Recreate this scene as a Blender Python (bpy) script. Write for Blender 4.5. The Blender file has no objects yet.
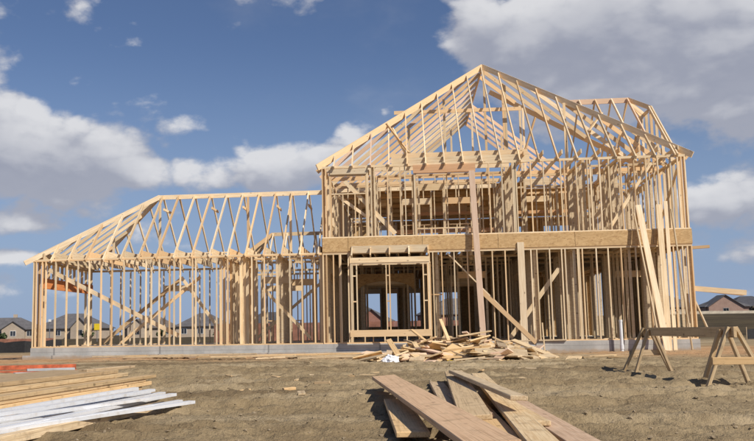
import bpy, bmesh, math, random
import numpy as np
from mathutils import Vector, Matrix, noise as mnoise
R = math.radians
random.seed(7)
sc = bpy.context.scene
COL = sc.collection

# ------------------------------------------------------------------ camera
PITCH, ROLL = 0.125, 0.01537
cd = bpy.data.cameras.new('camera'); cam = bpy.data.objects.new('camera', cd); COL.objects.link(cam)
cd.sensor_width = 36.0; cd.lens = 886.9 / 754 * 36; cd.shift_x = 65.6 / 754; cd.clip_start = 0.1; cd.clip_end = 6000
fw = Vector((0, math.cos(PITCH), math.sin(PITCH))); up0 = Vector((0, -math.sin(PITCH), math.cos(PITCH))); rt0 = Vector((1, 0, 0))
rt = rt0 * math.cos(ROLL) - up0 * math.sin(ROLL); upv = up0 * math.cos(ROLL) + rt0 * math.sin(ROLL)
cam.matrix_world = Matrix(((rt.x, upv.x, -fw.x, 0), (rt.y, upv.y, -fw.y, 0), (rt.z, upv.z, -fw.z, 0.80), (0, 0, 0, 1)))
sc.camera = cam

# ------------------------------------------------------------------ light
SUN_A, SUN_E = R(44), R(41)          # from behind the camera towards its right
sdir = Vector((math.cos(SUN_E) * math.sin(SUN_A), -math.cos(SUN_E) * math.cos(SUN_A), math.sin(SUN_E)))
sl = bpy.data.lights.new('sun', 'SUN'); sl.energy = 5.0; sl.angle = R(0.55); sl.color = (1.0, 0.93, 0.82)
sun = bpy.data.objects.new('sun', sl); COL.objects.link(sun)
sun.rotation_euler = sdir.to_track_quat('Z', 'Y').to_euler()
sc.view_settings.view_transform = 'Standard'; sc.view_settings.look = 'None'
sc.view_settings.exposure = 0.0; sc.view_settings.gamma = 1.0

class NT:
    """tiny node helper"""
    def __init__(s, tree): s.t = tree; s.n = tree.nodes; s.l = tree.links
    def new(s, typ, **kw):
        nd = s.n.new(typ)
        for k, v in kw.items(): setattr(nd, k, v)
        return nd
    def put(s, sock, v):
        if isinstance(v, bpy.types.NodeSocket): s.l.new(v, sock)
        elif v is not None:
            if isinstance(v, (tuple, list)) and len(v) == 3 and sock.type == 'RGBA': v = (*v, 1)
            sock.default_value = v
    def math(s, op, a, b=None, c=None, clamp=False):
        nd = s.new('ShaderNodeMath', operation=op, use_clamp=clamp)
        s.put(nd.inputs[0], a); s.put(nd.inputs[1], b); s.put(nd.inputs[2], c); return nd.outputs[0]
    def vmath(s, op, a, b=None, sc=None):
        nd = s.new('ShaderNodeVectorMath', operation=op)
        s.put(nd.inputs[0], a)
        if b is not None: s.put(nd.inputs[1], b)
        if sc is not None: s.put(nd.inputs['Scale'], sc)
        return nd.outputs['Value'] if op in ('DOT_PRODUCT', 'LENGTH') else nd.outputs[0]
    def mix(s, f, a, b, mode='MIX'):
        nd = s.new('ShaderNodeMix', data_type='RGBA', blend_type=mode)
        s.put(nd.inputs[0], f); s.put(nd.inputs[6], a); s.put(nd.inputs[7], b); return nd.outputs[2]
    def noise(s, vec, scale, detail=4, rough=0.55, dist=0.0):
        nd = s.new('ShaderNodeTexNoise'); s.put(nd.inputs['Vector'], vec)
        nd.inputs['Scale'].default_value = scale; nd.inputs['Detail'].default_value = detail
        nd.inputs['Roughness'].default_value = rough; nd.inputs['Distortion'].default_value = dist
        return nd.outputs['Fac']
    def ramp(s, f, a, b, lo=0.0, hi=1.0, smooth=True):
        nd = s.new('ShaderNodeMapRange'); nd.interpolation_type = 'SMOOTHSTEP' if smooth else 'LINEAR'
        s.put(nd.inputs[0], f); s.put(nd.inputs[1], a); s.put(nd.inputs[2], b); s.put(nd.inputs[3], lo); s.put(nd.inputs[4], hi); return nd.outputs[0]

# ------------------------------------------------------------------ sky with cumulus
w = bpy.data.worlds.new('World'); sc.world = w; w.use_nodes = True
k = NT(w.node_tree)
bg = [n for n in k.n if n.type == 'BACKGROUND'][0]
STR = 0.10
w.cycles.sampling_method = 'MANUAL'; w.cycles.sample_map_resolution = 512
bg.inputs['Strength'].default_value = STR
sky = k.new('ShaderNodeTexSky', sky_type='NISHITA'); sky.sun_disc = False
sky.sun_elevation = SUN_E; sky.sun_rotation = math.pi - SUN_A
sky.air_density = 1.0; sky.dust_density = 0.6; sky.ozone_density = 1.6
tc = k.new('ShaderNodeTexCoord'); sep = k.new('ShaderNodeSeparateXYZ'); k.l.new(tc.outputs['Generated'], sep.inputs[0])
X, Y, Z = sep.outputs
az = k.math('ARCTAN2', X, Y); el = k.math('ARCSINE', Z)
cmb = k.new('ShaderNodeCombineXYZ'); k.put(cmb.inputs[0], X); k.put(cmb.inputs[1], Y)
k.put(cmb.inputs[2], k.math('MULTIPLY', Z, 1.7))
cvec = cmb.outputs[0]
BL = [(-0.350, 0.205, 0.085, 0.048, 0.72), (-0.250, 0.190, 0.075, 0.034, 0.60), (-0.375, 0.262, 0.035, 0.034, 0.50), (-0.19, 0.185, 0.03, 0.02, 0.22), (-0.30, 0.155, 0.10, 0.016, 0.22),
      (-0.03, 0.178, 0.100, 0.026, 0.62), (0.045, 0.196, 0.036, 0.026, 0.42), (-0.12, 0.170, 0.05, 0.018, 0.30),
      (-0.31, 0.118, 0.070, 0.014, 0.50), (-0.335, 0.085, 0.05, 0.010, 0.42), (-0.275, 0.378, 0.035, 0.024, 0.36), (-0.35, 0.05, 0.10, 0.012, 0.35), (-0.25, 0.085, 0.06, 0.008, 0.25),
      (-0.02, 0.380, 0.085, 0.018, 0.40), (-0.165, 0.285, 0.045, 0.030, 0.17), (-0.075, 0.318, 0.030, 0.014, 0.14),
      (0.30, 0.320, 0.120, 0.050, 0.70), (0.45, 0.280, 0.130, 0.080, 0.78), (0.33, 0.245, 0.100, 0.034, 0.60), (0.195, 0.330, 0.040, 0.042, 0.48), (0.235, 0.290, 0.03, 0.025, 0.35),
      (0.450, 0.125, 0.065, 0.028, 0.70), (0.475, 0.075, 0.06, 0.016, 0.50), (0.40, 0.168, 0.030, 0.010, -0.30), (0.50, 0.20, 0.05, 0.03, 0.3),
      # the rest of the sky carries the same scattered cumulus
      (0.85, 0.25, 0.16, 0.07, 0.6), (1.4, 0.2, 0.2, 0.05, 0.55), (2.1, 0.3, 0.2, 0.08, 0.6), (-0.8, 0.22, 0.15, 0.05, 0.6),
      (-1.4, 0.3, 0.2, 0.07, 0.55), (-2.2, 0.2, 0.2, 0.05, 0.6), (3.0, 0.25, 0.2, 0.06, 0.5), (0.1, 0.75, 0.25, 0.1, 0.5), (1.0, 0.7, 0.25, 0.12, 0.5)]
def total(a_, e_):
    t = None
    for (a0, e0, ra, re, wt) in BL:
        da = k.math('MULTIPLY', k.math('SUBTRACT', a_, a0), 1 / ra); de = k.math('MULTIPLY', k.math('SUBTRACT', e_, e0), 1 / re)
        r2 = k.math('MULTIPLY_ADD', da, da, k.math('MULTIPLY', de, de))
        g = k.math('POWER', 2.71828, k.math('MULTIPLY', r2, -1.0))
        t = k.math('MULTIPLY', g, wt) if t is None else k.math('MULTIPLY_ADD', g, wt, t)
    return t
bias = total(az, el)
bias_up = total(k.math('ADD', az, 0.012), k.math('ADD', el, 0.022))
wn = k.new('ShaderNodeTexNoise'); k.put(wn.inputs['Vector'], cvec); wn.inputs['Scale'].default_value = 16.0; wn.inputs['Detail'].default_value = 3
wp = k.vmath('ADD', cvec, k.vmath('SCALE', k.vmath('SUBTRACT', wn.outputs['Color'], (0.5, 0.5, 0.5)), sc=0.05))
def billow(scale):
    vo = k.new('ShaderNodeTexVoronoi'); vo.feature = 'F1'; vo.inputs['Scale'].default_value = scale
    k.put(vo.inputs['Vector'], wp); return k.math('SUBTRACT', 0.50, vo.outputs['Distance'])
n1 = k.math('SUBTRACT', k.noise(cvec, 8.0, 9, 0.60, 0.1), 0.5)
n2 = k.math('SUBTRACT', k.noise(k.vmath('ADD', cvec, (0.012, -0.004, 0.036)), 8.0, 4, 0.52, 0.1), 0.5)
b1, b2 = billow(20.0), billow(48.0)
nn = k.math('MULTIPLY_ADD', b2, 0.16, k.math('MULTIPLY_ADD', b1, 0.34, k.math('MULTIPLY', n1, 1.6)))
c0 = k.math('ADD', k.math('SUBTRACT', nn, 0.02), bias)
alpha = k.ramp(c0, 0.14, 0.46)
thin = k.ramp(k.noise(cvec, 5.0, 5, 0.6), 0.52, 0.80, 0.0, 0.20)
alpha = k.math('MAXIMUM', alpha, thin)
rise_ = k.math('SUBTRACT', bias, bias_up)
lit = k.math('MULTIPLY_ADD', rise_, 1.25, k.math('MULTIPLY', k.math('SUBTRACT', n1, n2), 1.9))
lit = k.math('MULTIPLY_ADD', b1, 0.62, k.math('MULTIPLY_ADD', b2, 0.22, lit))
lit = k.ramp(lit, -0.26, 0.62)
thick = k.ramp(c0, 0.45, 1.15)
lit = k.math('MULTIPLY', lit, k.math('SUBTRACT', 1.0, k.math('MULTIPLY', thick, 0.46)))
lit = k.math('ADD', lit, k.math('MULTIPLY', k.math('SUBTRACT', 1.0, thick), 0.12), clamp=True)
ccol = k.mix(lit, (0.32 / STR, 0.34 / STR, 0.42 / STR), (0.74 / STR, 0.74 / STR, 0.76 / STR))
skyc = k.mix(1.0, sky.outputs[0], (0.62, 0.66, 0.80), 'MULTIPLY')
skyc = k.mix(k.ramp(el, -0.02, 0.34, 0.90, 0.0), skyc, (0.285 / STR, 0.385 / STR, 0.575 / STR))
k.put(bg.inputs['Color'], k.mix(k.math('MULTIPLY', alpha, 0.93), skyc, ccol))

# ------------------------------------------------------------------ materials
MATS = {}
def mat(name, fn):
    m = bpy.data.materials.new(name); m.use_nodes = True
    kk = NT(m.node_tree); bs = [n for n in kk.n if n.type == 'BSDF_PRINCIPLED'][0]
    fn(kk, bs); MATS[name] = m; return m
def bump(kk, bs, h, strength, dist=0.01):
    b = kk.new('ShaderNodeBump'); b.inputs['Strength'].default_value = strength; b.inputs['Distance'].default_value = dist
    kk.put(b.inputs['Height'], h); kk.l.new(b.outputs[0], bs.inputs['Normal'])
def wood(base, dark, alt, near=False, var=0.40):
    def fn(kk, bs):
        t = kk.new('ShaderNodeTexCoord'); oi = kk.new('ShaderNodeObjectInfo')
        rnd = oi.outputs['Random']
        sh = kk.vmath('ADD', t.outputs['Object'], kk.vmath('SCALE', (13.1, 7.7, 5.3), sc=kk.math('MULTIPLY', rnd, 9.0)))
        st = kk.vmath('MULTIPLY', sh, (1.0, 16.0, 16.0))
        g = kk.noise(st, 3.0 if near else 1.6, 5, 0.6, 0.35)
        blot = kk.noise(kk.vmath('MULTIPLY', sh, (1.0, 2.5, 2.5)), 2.2, 3, 0.5)
        r2 = kk.math('FRACT', kk.math('MULTIPLY', rnd, 7.31)); r3 = kk.math('FRACT', kk.math('MULTIPLY', rnd, 31.7))
        c = kk.mix(kk.ramp(g, 0.35, 0.72), base, dark)
        c = kk.mix(kk.math('MULTIPLY', kk.ramp(r2, 0.35, 1.0), 0.9), c, alt)
        c = kk.mix(kk.ramp(blot, 0.5, 0.8, 0, 0.35), c, dark)
        # knots
        vo = kk.new('ShaderNodeTexVoronoi'); vo.inputs['Scale'].default_value = 2.6
        kk.put(vo.inputs['Vector'], kk.vmath('MULTIPLY', sh, (1.0, 1.9, 1.9)))
        kn = kk.ramp(vo.outputs['Distance'], 0.05, 0.13, 1.0, 0.0)
        c = kk.mix(kk.math('MULTIPLY', kn, 0.8), c, tuple(x * 0.38 for x in dark))
        if near:
            lines = kk.noise(kk.vmath('MULTIPLY', sh, (0.7, 60.0, 60.0)), 1.6, 3, 0.6, 0.2)
            c = kk.mix(kk.ramp(lines, 0.50, 0.68, 0, 0.7), c, tuple(x * 0.66 for x in dark))
            dirt = kk.noise(sh, 7.0, 6, 0.65)
            c = kk.mix(kk.ramp(dirt, 0.52, 0.72, 0, 0.6), c, (0.25, 0.18, 0.11))
            saw = kk.noise(kk.vmath('MULTIPLY', sh, (9.0, 0.3, 0.3)), 1.0, 3, 0.7)
            c = kk.mix(kk.ramp(saw, 0.62, 0.70, 0, 0.35), c, tuple(x * 0.6 for x in dark))
        hs = kk.new('ShaderNodeHueSaturation'); kk.put(hs.inputs['Color'], c)
        kk.put(hs.inputs['Value'], kk.math('ADD', 1.0 - var * 0.6, kk.math('MULTIPLY', r3, var)))
        kk.put(hs.inputs['Saturation'], kk.math('ADD', 0.86, kk.math('MULTIPLY', r2, 0.25)))
        kk.l.new(hs.outputs[0], bs.inputs['Base Color'])
        bs.inputs['Roughness'].default_value = 0.72; bs.inputs['Specular IOR Level'].default_value = 0.25
        bump(kk, bs, g, 0.35 if near else 0.2, 0.004)
    return fn
mat('spruce', wood((0.81, 0.65, 0.42), (0.66, 0.475, 0.265), (0.70, 0.49, 0.295)))
mat('spruce_near', wood((0.72, 0.55, 0.325), (0.55, 0.375, 0.19), (0.64, 0.44, 0.245), near=True))
mat('fir_pink', wood((0.77, 0.555, 0.395), (0.67, 0.45, 0.30), (0.75, 0.54, 0.38)))
mat('fir_pink_near', wood((0.54, 0.375, 0.245), (0.43, 0.27, 0.16), (0.56, 0.39, 0.25), near=True))
mat('weathered_near', wood((0.54, 0.405, 0.25), (0.40, 0.28, 0.16), (0.56, 0.42, 0.255), near=True))
mat('laminated', wood((0.66, 0.235, 0.062), (0.55, 0.18, 0.045), (0.66, 0.24, 0.07), var=0.1))
mat('header_fir', wood((0.62, 0.375, 0.205), (0.53, 0.29, 0.145), (0.62, 0.39, 0.22), var=0.1))
def osb(kk, bs):
    t = kk.new('ShaderNodeTexCoord'); oi = kk.new('ShaderNodeObjectInfo')
    v0 = kk.vmath('ADD', t.outputs['Object'], kk.vmath('SCALE', (3.1, 5.7, 9.3), sc=kk.math('MULTIPLY', oi.outputs['Random'], 11.0)))
    v = kk.vmath('MULTIPLY', v0, (1.0, 1.0, 2.0))
    vo = kk.new('ShaderNodeTexVoronoi'); vo.inputs['Scale'].default_value = 15.0
    kk.put(vo.inputs['Vector'], kk.vmath('ADD', v, kk.vmath('SCALE', (1, 1, 1), sc=kk.math('MULTIPLY', kk.noise(v, 6, 3), 0.22))))
    s = kk.new('ShaderNodeSeparateColor'); kk.l.new(vo.outputs['Color'], s.inputs[0])
    c = kk.mix(s.outputs[0], (0.48, 0.30, 0.13), (0.62, 0.42, 0.205))
    c = kk.mix(kk.ramp(s.outputs[1], 0.8, 1.0, 0, 0.7), c, (0.32, 0.175, 0.07))
    c = kk.mix(kk.ramp(kk.noise(v0, 1.7, 4, 0.6), 0.42, 0.75, 0, 0.45), c, (0.42, 0.28, 0.13))
    kk.l.new(c, bs.inputs['Base Color']); bs.inputs['Roughness'].default_value = 0.8
    bump(kk, bs, s.outputs[0], 0.3, 0.003)
mat('osb', osb)
def concrete(kk, bs):
    t = kk.new('ShaderNodeTexCoord'); v = t.outputs['Object']
    a = kk.noise(v, 1.3, 6, 0.62); b = kk.noise(v, 26, 5, 0.7)
    drip = kk.noise(kk.vmath('MULTIPLY', v, (3.0, 3.0, 0.35)), 1.6, 5, 0.65)
    c = kk.mix(kk.ramp(a, 0.3, 0.72), (0.335, 0.325, 0.305), (0.48, 0.465, 0.44))
    c = kk.mix(kk.ramp(drip, 0.52, 0.78, 0, 0.55), c, (0.25, 0.25, 0.25))
    c = kk.mix(kk.ramp(b, 0.55, 0.8, 0, 0.6), c, (0.21, 0.21, 0.21))
    s = kk.new('ShaderNodeSeparateXYZ'); kk.l.new(v, s.inputs[0])
    mud = kk.math('ADD', s.outputs[2], kk.math('MULTIPLY', kk.noise(v, 3.1, 5, 0.7), -0.22))
    c = kk.mix(kk.ramp(mud, -0.06, 0.06, 0.75, 0.0), c, (0.36, 0.25, 0.15))
    # form board joints
    jn = kk.math('ABSOLUTE', kk.math('SUBTRACT', kk.math('FRACT', kk.math('MULTIPLY', s.outputs[0], 0.273)), 0.5))
    c = kk.mix(kk.ramp(jn, 0.004, 0.010, 0.7, 0.0), c, (0.16, 0.155, 0.15))
    hz = kk.math('ABSOLUTE', kk.math('SUBTRACT', s.outputs[2], kk.math('MULTIPLY_ADD', a, 0.03, 0.235)))
    c = kk.mix(kk.ramp(hz, 0.004, 0.014, 0.5, 0.0), c, (0.19, 0.185, 0.18))
    kk.l.new(c, bs.inputs['Base Color']); bs.inputs['Roughness'].default_value = 0.9
    bump(kk, bs, b, 0.5, 0.01)
mat('concrete', concrete)
def flat(col, rough=0.8, var=0.15, scale=3.0, bmp=0.0, metal=0.0):
    def fn(kk, bs):
        t = kk.new('ShaderNodeTexCoord'); n = kk.noise(t.outputs['Object'], scale, 5, 0.6)
        c = kk.mix(kk.ramp(n, 0.3, 0.7), tuple(x * (1 - var) for x in col), tuple(min(1, x * (1 + var)) for x in col))
        kk.l.new(c, bs.inputs['Base Color']); bs.inputs['Roughness'].default_value = rough; bs.inputs['Metallic'].default_value = metal
        if bmp: bump(kk, bs, n, bmp, 0.02)
    return fn
def shingle(col):
    def fn(kk, bs):
        t = kk.new('ShaderNodeTexCoord'); v = t.outputs['Object']
        n = kk.noise(v, 1.0, 6, 0.7); f = kk.noise(v, 9.0, 3, 0.7)
        wv = kk.new('ShaderNodeTexWave'); wv.bands_direction = 'Z'; wv.inputs['Scale'].default_value = 2.2; wv.inputs['Distortion'].default_value = 0.6; kk.l.new(v, wv.inputs['Vector'])
        c = kk.mix(kk.ramp(n, 0.3, 0.7), tuple(x * 0.75 for x in col), tuple(x * 1.25 for x in col))
        c = kk.mix(kk.math('MULTIPLY', wv.outputs['Fac'], 0.25), c, tuple(x * 0.5 for x in col))
        c = kk.mix(kk.ramp(f, 0.5, 0.8, 0, 0.5), c, tuple(x * 1.5 for x in col))
        kk.l.new(c, bs.inputs['Base Color']); bs.inputs['Roughness'].default_value = 0.95
    return fn
mat('shingle_grey', shingle((0.115, 0.11, 0.115))); mat('shingle_dark', shingle((0.062, 0.062, 0.072))); mat('shingle_brown', shingle((0.15, 0.125, 0.11)))
def brickm(c1, c2, mort):
    def fn(kk, bs):
        t = kk.new('ShaderNodeTexCoord'); v = t.outputs['Object']
        s = kk.new('ShaderNodeSeparateXYZ'); kk.l.new(v, s.inputs[0])
        cb = kk.new('ShaderNodeCombineXYZ'); kk.put(cb.inputs[0], kk.math('ADD', s.outputs[0], s.outputs[1])); kk.put(cb.inputs[1], s.outputs[2])
        b = kk.new('ShaderNodeTexBrick'); kk.l.new(cb.outputs[0], b.inputs['Vector'])
        b.inputs['Scale'].default_value = 4.0; b.inputs['Color1'].default_value = (*c1, 1); b.inputs['Color2'].default_value = (*c2, 1); b.inputs['Mortar'].default_value = (*mort, 1)
        n = kk.noise(v, 0.9, 5, 0.65)
        kk.l.new(kk.mix(kk.ramp(n, 0.35, 0.75, 0, 0.45), b.outputs['Color'], tuple(x * 0.6 for x in c1)), bs.inputs['Base Color']); bs.inputs['Roughness'].default_value = 0.9
    return fn
mat('brick_red', brickm((0.34, 0.14, 0.095), (0.26, 0.105, 0.075), (0.33, 0.24, 0.19)))
mat('brick_pink', brickm((0.40, 0.25, 0.19), (0.33, 0.195, 0.15), (0.40, 0.33, 0.27)))
mat('brick_tan', brickm((0.46, 0.37, 0.28), (0.38, 0.30, 0.22), (0.44, 0.38, 0.32)))
mat('trim_white', flat((0.74, 0.73, 0.70), 0.6, 0.06)); mat('glass_dark', flat((0.035, 0.04, 0.05), 0.12, 0.2))
def dusty(kk, bs):
    t = kk.new('ShaderNodeTexCoord'); v = t.outputs['Object']
    n = kk.noise(v, 5.0, 6, 0.7); st = kk.noise(kk.vmath('MULTIPLY', v, (3.0, 0.5, 3.0)), 9.0, 4, 0.65)
    c = kk.mix(kk.ramp(n, 0.45, 0.75, 0, 0.6), (0.64, 0.65, 0.67), (0.46, 0.40, 0.32))
    c = kk.mix(kk.ramp(st, 0.55, 0.75, 0, 0.5), c, (0.40, 0.39, 0.38))
    kk.l.new(c, bs.inputs['Base Color']); bs.inputs['Roughness'].default_value = 0.5
mat('vinyl_white', dusty); mat('vinyl_inner', flat((0.66, 0.67, 0.69), 0.5, 0.08))
mat('orange_plastic', flat((0.44, 0.105, 0.042), 0.8, 0.45, 5.0, 0.4)); mat('grey_board', flat((0.40, 0.41, 0.42), 0.8, 0.18))
mat('black_fabric', flat((0.012, 0.012, 0.014), 0.7, 0.3, 9.0)); mat('pvc', flat((0.72, 0.74, 0.76), 0.35, 0.06))
mat('yellow_paint', flat((0.72, 0.52, 0.02), 0.5, 0.08)); mat('bag_white', flat((0.86, 0.87, 0.90), 0.45, 0.04))
mat('metal_grey', flat((0.16, 0.16, 0.17), 0.5, 0.1)); mat('strap_yellow', flat((0.70, 0.50, 0.03), 0.5, 0.1))
mat('fence_red', flat((0.285, 0.125, 0.080), 0.9, 0.3, 1.3)); mat('fence_pale', flat((0.46, 0.40, 0.31), 0.9, 0.15, 1.0))
mat('leaf_green', flat((0.055, 0.080, 0.028), 0.8, 0.45, 2.5)); mat('leaf_brown', flat((0.11, 0.088, 0.055), 0.85, 0.4, 2.5)); mat('bark', flat((0.12, 0.09, 0.065), 0.9, 0.3, 5))
mat('plywood', wood((0.52, 0.375, 0.215), (0.42, 0.29, 0.15), (0.56, 0.42, 0.26), near=True))
def dirt(kk, bs):
    g = kk.new('ShaderNodeNewGeometry'); v = g.outputs['Position']
    s = kk.new('ShaderNodeSeparateXYZ'); kk.l.new(v, s.inputs[0])
    a = kk.noise(v, 0.30, 5, 0.6); b = kk.noise(v, 2.3, 6, 0.68); c_ = kk.noise(v, 24.0, 5, 0.72)
    c = kk.mix(kk.ramp(a, 0.3, 0.7), (0.285, 0.210, 0.118), (0.405, 0.312, 0.188))
    c = kk.mix(kk.ramp(b, 0.42, 0.72, 0, 0.65), c, (0.185, 0.133, 0.076))
    c = kk.mix(kk.ramp(c_, 0.50, 0.78, 0, 0.55), c, (0.43, 0.335, 0.208))
    c = kk.mix(kk.ramp(c_, 0.46, 0.28, 0, 0.5), c, (0.125, 0.090, 0.052))
    # red-orange clay thrown up along the foundation
    dist = kk.math('ADD', kk.math('MULTIPLY', s.outputs[0], 0.10514), kk.math('MULTIPLY', s.outputs[1], 0.99446))
    dist = kk.math('ADD', dist, kk.math('MULTIPLY', kk.math('SUBTRACT', kk.noise(v, 0.55, 5, 0.6), 0.5), 4.0))
    clay = kk.math('MULTIPLY', kk.ramp(dist, 23.8, 26.6), kk.ramp(dist, 44, 34))
    mid = kk.ramp(kk.math('ABSOLUTE', kk.math('SUBTRACT', s.outputs[0], 4.2)), 2.2, 5.5, 0.35, 0.9)
    c = kk.mix(kk.math('MULTIPLY', clay, mid), c, kk.mix(b, (0.55, 0.325, 0.165), (0.43, 0.265, 0.145)))
    # pale compacted paths, darker patches, sawdust round the scrap heap
    pth = kk.noise(kk.vmath('MULTIPLY', v, (0.16, 0.75, 1.0)), 1.0, 4, 0.55)
    c = kk.mix(kk.ramp(pth, 0.52, 0.64, 0, 0.75), c, (0.45, 0.355, 0.225))
    c = kk.mix(kk.ramp(pth, 0.47, 0.33, 0, 0.7), c, (0.165, 0.118, 0.068))
    hx = kk.math('DIVIDE', kk.math('SUBTRACT', s.outputs[0], 4.0), 3.6); hy = kk.math('DIVIDE', kk.math('SUBTRACT', s.outputs[1], 23.8), 3.0)
    hr = kk.math('ADD', kk.math('MULTIPLY', hx, hx), kk.math('MULTIPLY', hy, hy))
    hr = kk.math('ADD', hr, kk.math('MULTIPLY', kk.math('SUBTRACT', b, 0.5), 2.2))
    c = kk.mix(kk.ramp(hr, 0.7, 1.5, 0.6, 0.0), c, (0.52, 0.40, 0.24))
    # dry winter grass far off
    gr = kk.ramp(s.outputs[1], 48, 70)
    gc = kk.mix(kk.ramp(kk.noise(v, 0.12, 6, 0.7), 0.35, 0.68), (0.050, 0.038, 0.023), (0.105, 0.080, 0.044))
    c = kk.mix(gr, c, gc)
    kk.l.new(c, bs.inputs['Base Color']); bs.inputs['Roughness'].default_value = 0.97; bs.inputs['Specular IOR Level'].default_value = 0.1
    h = kk.math('ADD', kk.math('MULTIPLY', b, 0.7), kk.math('MULTIPLY', c_, 0.35))
    bump(kk, bs, h, 1.0, 0.10)
mat('dirt', dirt)
def clodm(kk, bs):
    g = kk.new('ShaderNodeNewGeometry'); n = kk.noise(g.outputs['Position'], 18, 5, 0.7)
    c = kk.mix(kk.ramp(n, 0.3, 0.7), (0.22, 0.168, 0.108), (0.35, 0.28, 0.19))
    kk.l.new(c, bs.inputs['Base Color']); bs.inputs['Roughness'].default_value = 0.97; bs.inputs['Specular IOR Level'].default_value = 0.1
    bump(kk, bs, n, 0.6, 0.01)
mat('clod', clodm)

# ------------------------------------------------------------------ object helpers
def link(name, mesh, parent=None, mw=None):
    o = bpy.data.objects.new(name, mesh); COL.objects.link(o)
    if parent is not None: o.parent = parent
    if mw is not None: o.matrix_local = mw
    return o
def empty(name, loc=(0, 0, 0), rz=0.0):
    o = bpy.data.objects.new(name, None); COL.objects.link(o); o.location = loc; o.rotation_euler = (0, 0, rz); o.empty_display_size = 0.3
    return o
def tag(o, label=None, cat=None, group=None, kind=None):
    if label: o['label'] = label
    if cat: o['category'] = cat
    if group: o['group'] = group
    if kind: o['kind'] = kind
    return o
BOX = {}
def box_mesh(L, wd, h, m, chamfer=0.0):
    key = (round(L, 2), round(wd, 3), round(h, 3), m, chamfer)
    if key in BOX: return BOX[key]
    bm = bmesh.new(); bmesh.ops.create_cube(bm, size=1.0)
    for v in bm.verts: v.co = Vector((v.co.x * L, v.co.y * wd, v.co.z * h))
    if chamfer: bmesh.ops.bevel(bm, geom=bm.edges[:], offset=chamfer, segments=1, affect='EDGES')
    me = bpy.data.meshes.new(key[3] + '_board'); bm.to_mesh(me); bm.free(); me.materials.append(MATS[m]); BOX[key] = me
    return me
def frame_matrix(a, b, up=Vector((0, 0, 1)), roll=0.0):
    x = (b - a).normalized()
    if abs(x.dot(up)) > 0.999: up = Vector((0, 1, 0)) if abs(x.y) < 0.9 else Vector((1, 0, 0))
    y = up.cross(x).normalized(); z = x.cross(y)
    if roll:
        q = Matrix.Rotation(roll, 3, x); y = q @ y; z = q @ z
    c = (a + b) / 2
    return Matrix(((x.x, y.x, z.x, c.x), (x.y, y.y, z.y, c.y), (x.z, y.z, z.z, c.z), (0, 0, 0, 1)))
def beam(name, a, b, wd, h, m, parent=None, up=Vector((0, 0, 1)), chamfer=0.0, roll=0.0):
    """a length of timber from a to b: wd across, h along `up`"""
    a, b = Vector(a), Vector(b)
    L = (b - a).length
    return link(name, box_mesh(L, wd, h, m, chamfer), parent, frame_matrix(a, b, up, roll))
def mesh_obj(name, verts, faces, mats, parent=None, fmat=None, smooth=False):
    me = bpy.data.meshes.new(name); me.from_pydata([tuple(v) for v in verts], [], faces); me.update()
    for m in (mats if isinstance(mats, (list, tuple)) else [mats]): me.materials.append(MATS[m])
    if fmat: me.polygons.foreach_set('material_index', fmat)
    if smooth: me.polygons.foreach_set('use_smooth', [True] * len(me.polygons))
    return link(name, me, parent)
CUBEF = [(0, 3, 2, 1), (4, 5, 6, 7), (0, 1, 5, 4), (1, 2, 6, 5), (2, 3, 7, 6), (3, 0, 4, 7)]
class MB:
    def __init__(s): s.v = []; s.f = []
    def box(s, x0, x1, y0, y1, z0, z1):
        n = len(s.v); s.v += [(x0, y0, z0), (x1, y0, z0), (x1, y1, z0), (x0, y1, z0), (x0, y0, z1), (x1, y0, z1), (x1, y1, z1), (x0, y1, z1)]
        s.f += [tuple(i + n for i in q) for q in CUBEF]
    def obox(s, mw, L, wd, h):
        n = len(s.v)
        for z in (-h / 2, h / 2):
            for (x, y) in ((-L / 2, -wd / 2), (L / 2, -wd / 2), (L / 2, wd / 2), (-L / 2, wd / 2)): s.v.append(tuple(mw @ Vector((x, y, z))))
        s.f += [tuple(i + n for i in q) for q in CUBEF]
    def quad(s, *p): n = len(s.v); s.v += list(p); s.f.append(tuple(range(n, n + len(p))))
    def build(s, name, m, parent=None): return mesh_obj(name, s.v, s.f, m, parent)

# ------------------------------------------------------------------ ground
rng = np.random.default_rng(3)
def vnoise(x, y, seed):
    g = np.random.default_rng(seed).random((256, 256))
    xi = np.floor(x).astype(int); yi = np.floor(y).astype(int); fx = x - xi; fy = y - yi
    fx = fx * fx * fx * (fx * (fx * 6 - 15) + 10); fy = fy * fy * fy * (fy * (fy * 6 - 15) + 10)
    A = g[xi % 256, yi % 256]; B = g[(xi + 1) % 256, yi % 256]; C = g[xi % 256, (yi + 1) % 256]; D = g[(xi + 1) % 256, (yi + 1) % 256]
    return (A * (1 - fx) + B * fx) * (1 - fy) + (C * (1 - fx) + D * fx) * fy - 0.5
def sstep(t): t = np.clip(t, 0, 1); return t * t * (3 - 2 * t)
def macro(x, y):
    x = np.asarray(x, float); y = np.asarray(y, float)
    h = vnoise(x * 0.35 + 50, y * 0.35 + 90, 1) * 0.07 * sstep((y + 5) / 10)
    # the lot falls a little behind, a grassy bank rises to the right far off
    h = h + 3.3 * sstep((x - 12) / 45) * sstep((y - 42) / 150)
    # excavated strip thrown up beside the foundation
    d = x * 0.10514 + y * 0.99446
    h = h + 0.07 * np.exp(-((d - 27.2) / 0.8) ** 2) * sstep((np.abs(x - 4) - 1.0) / 3) * (0.6 + 1.4 * np.abs(vnoise(x * 0.9, y * 0.9, 8)))
    h = h - 0.05 * sstep((d - 28.4) / 0.5)
    return h
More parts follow.
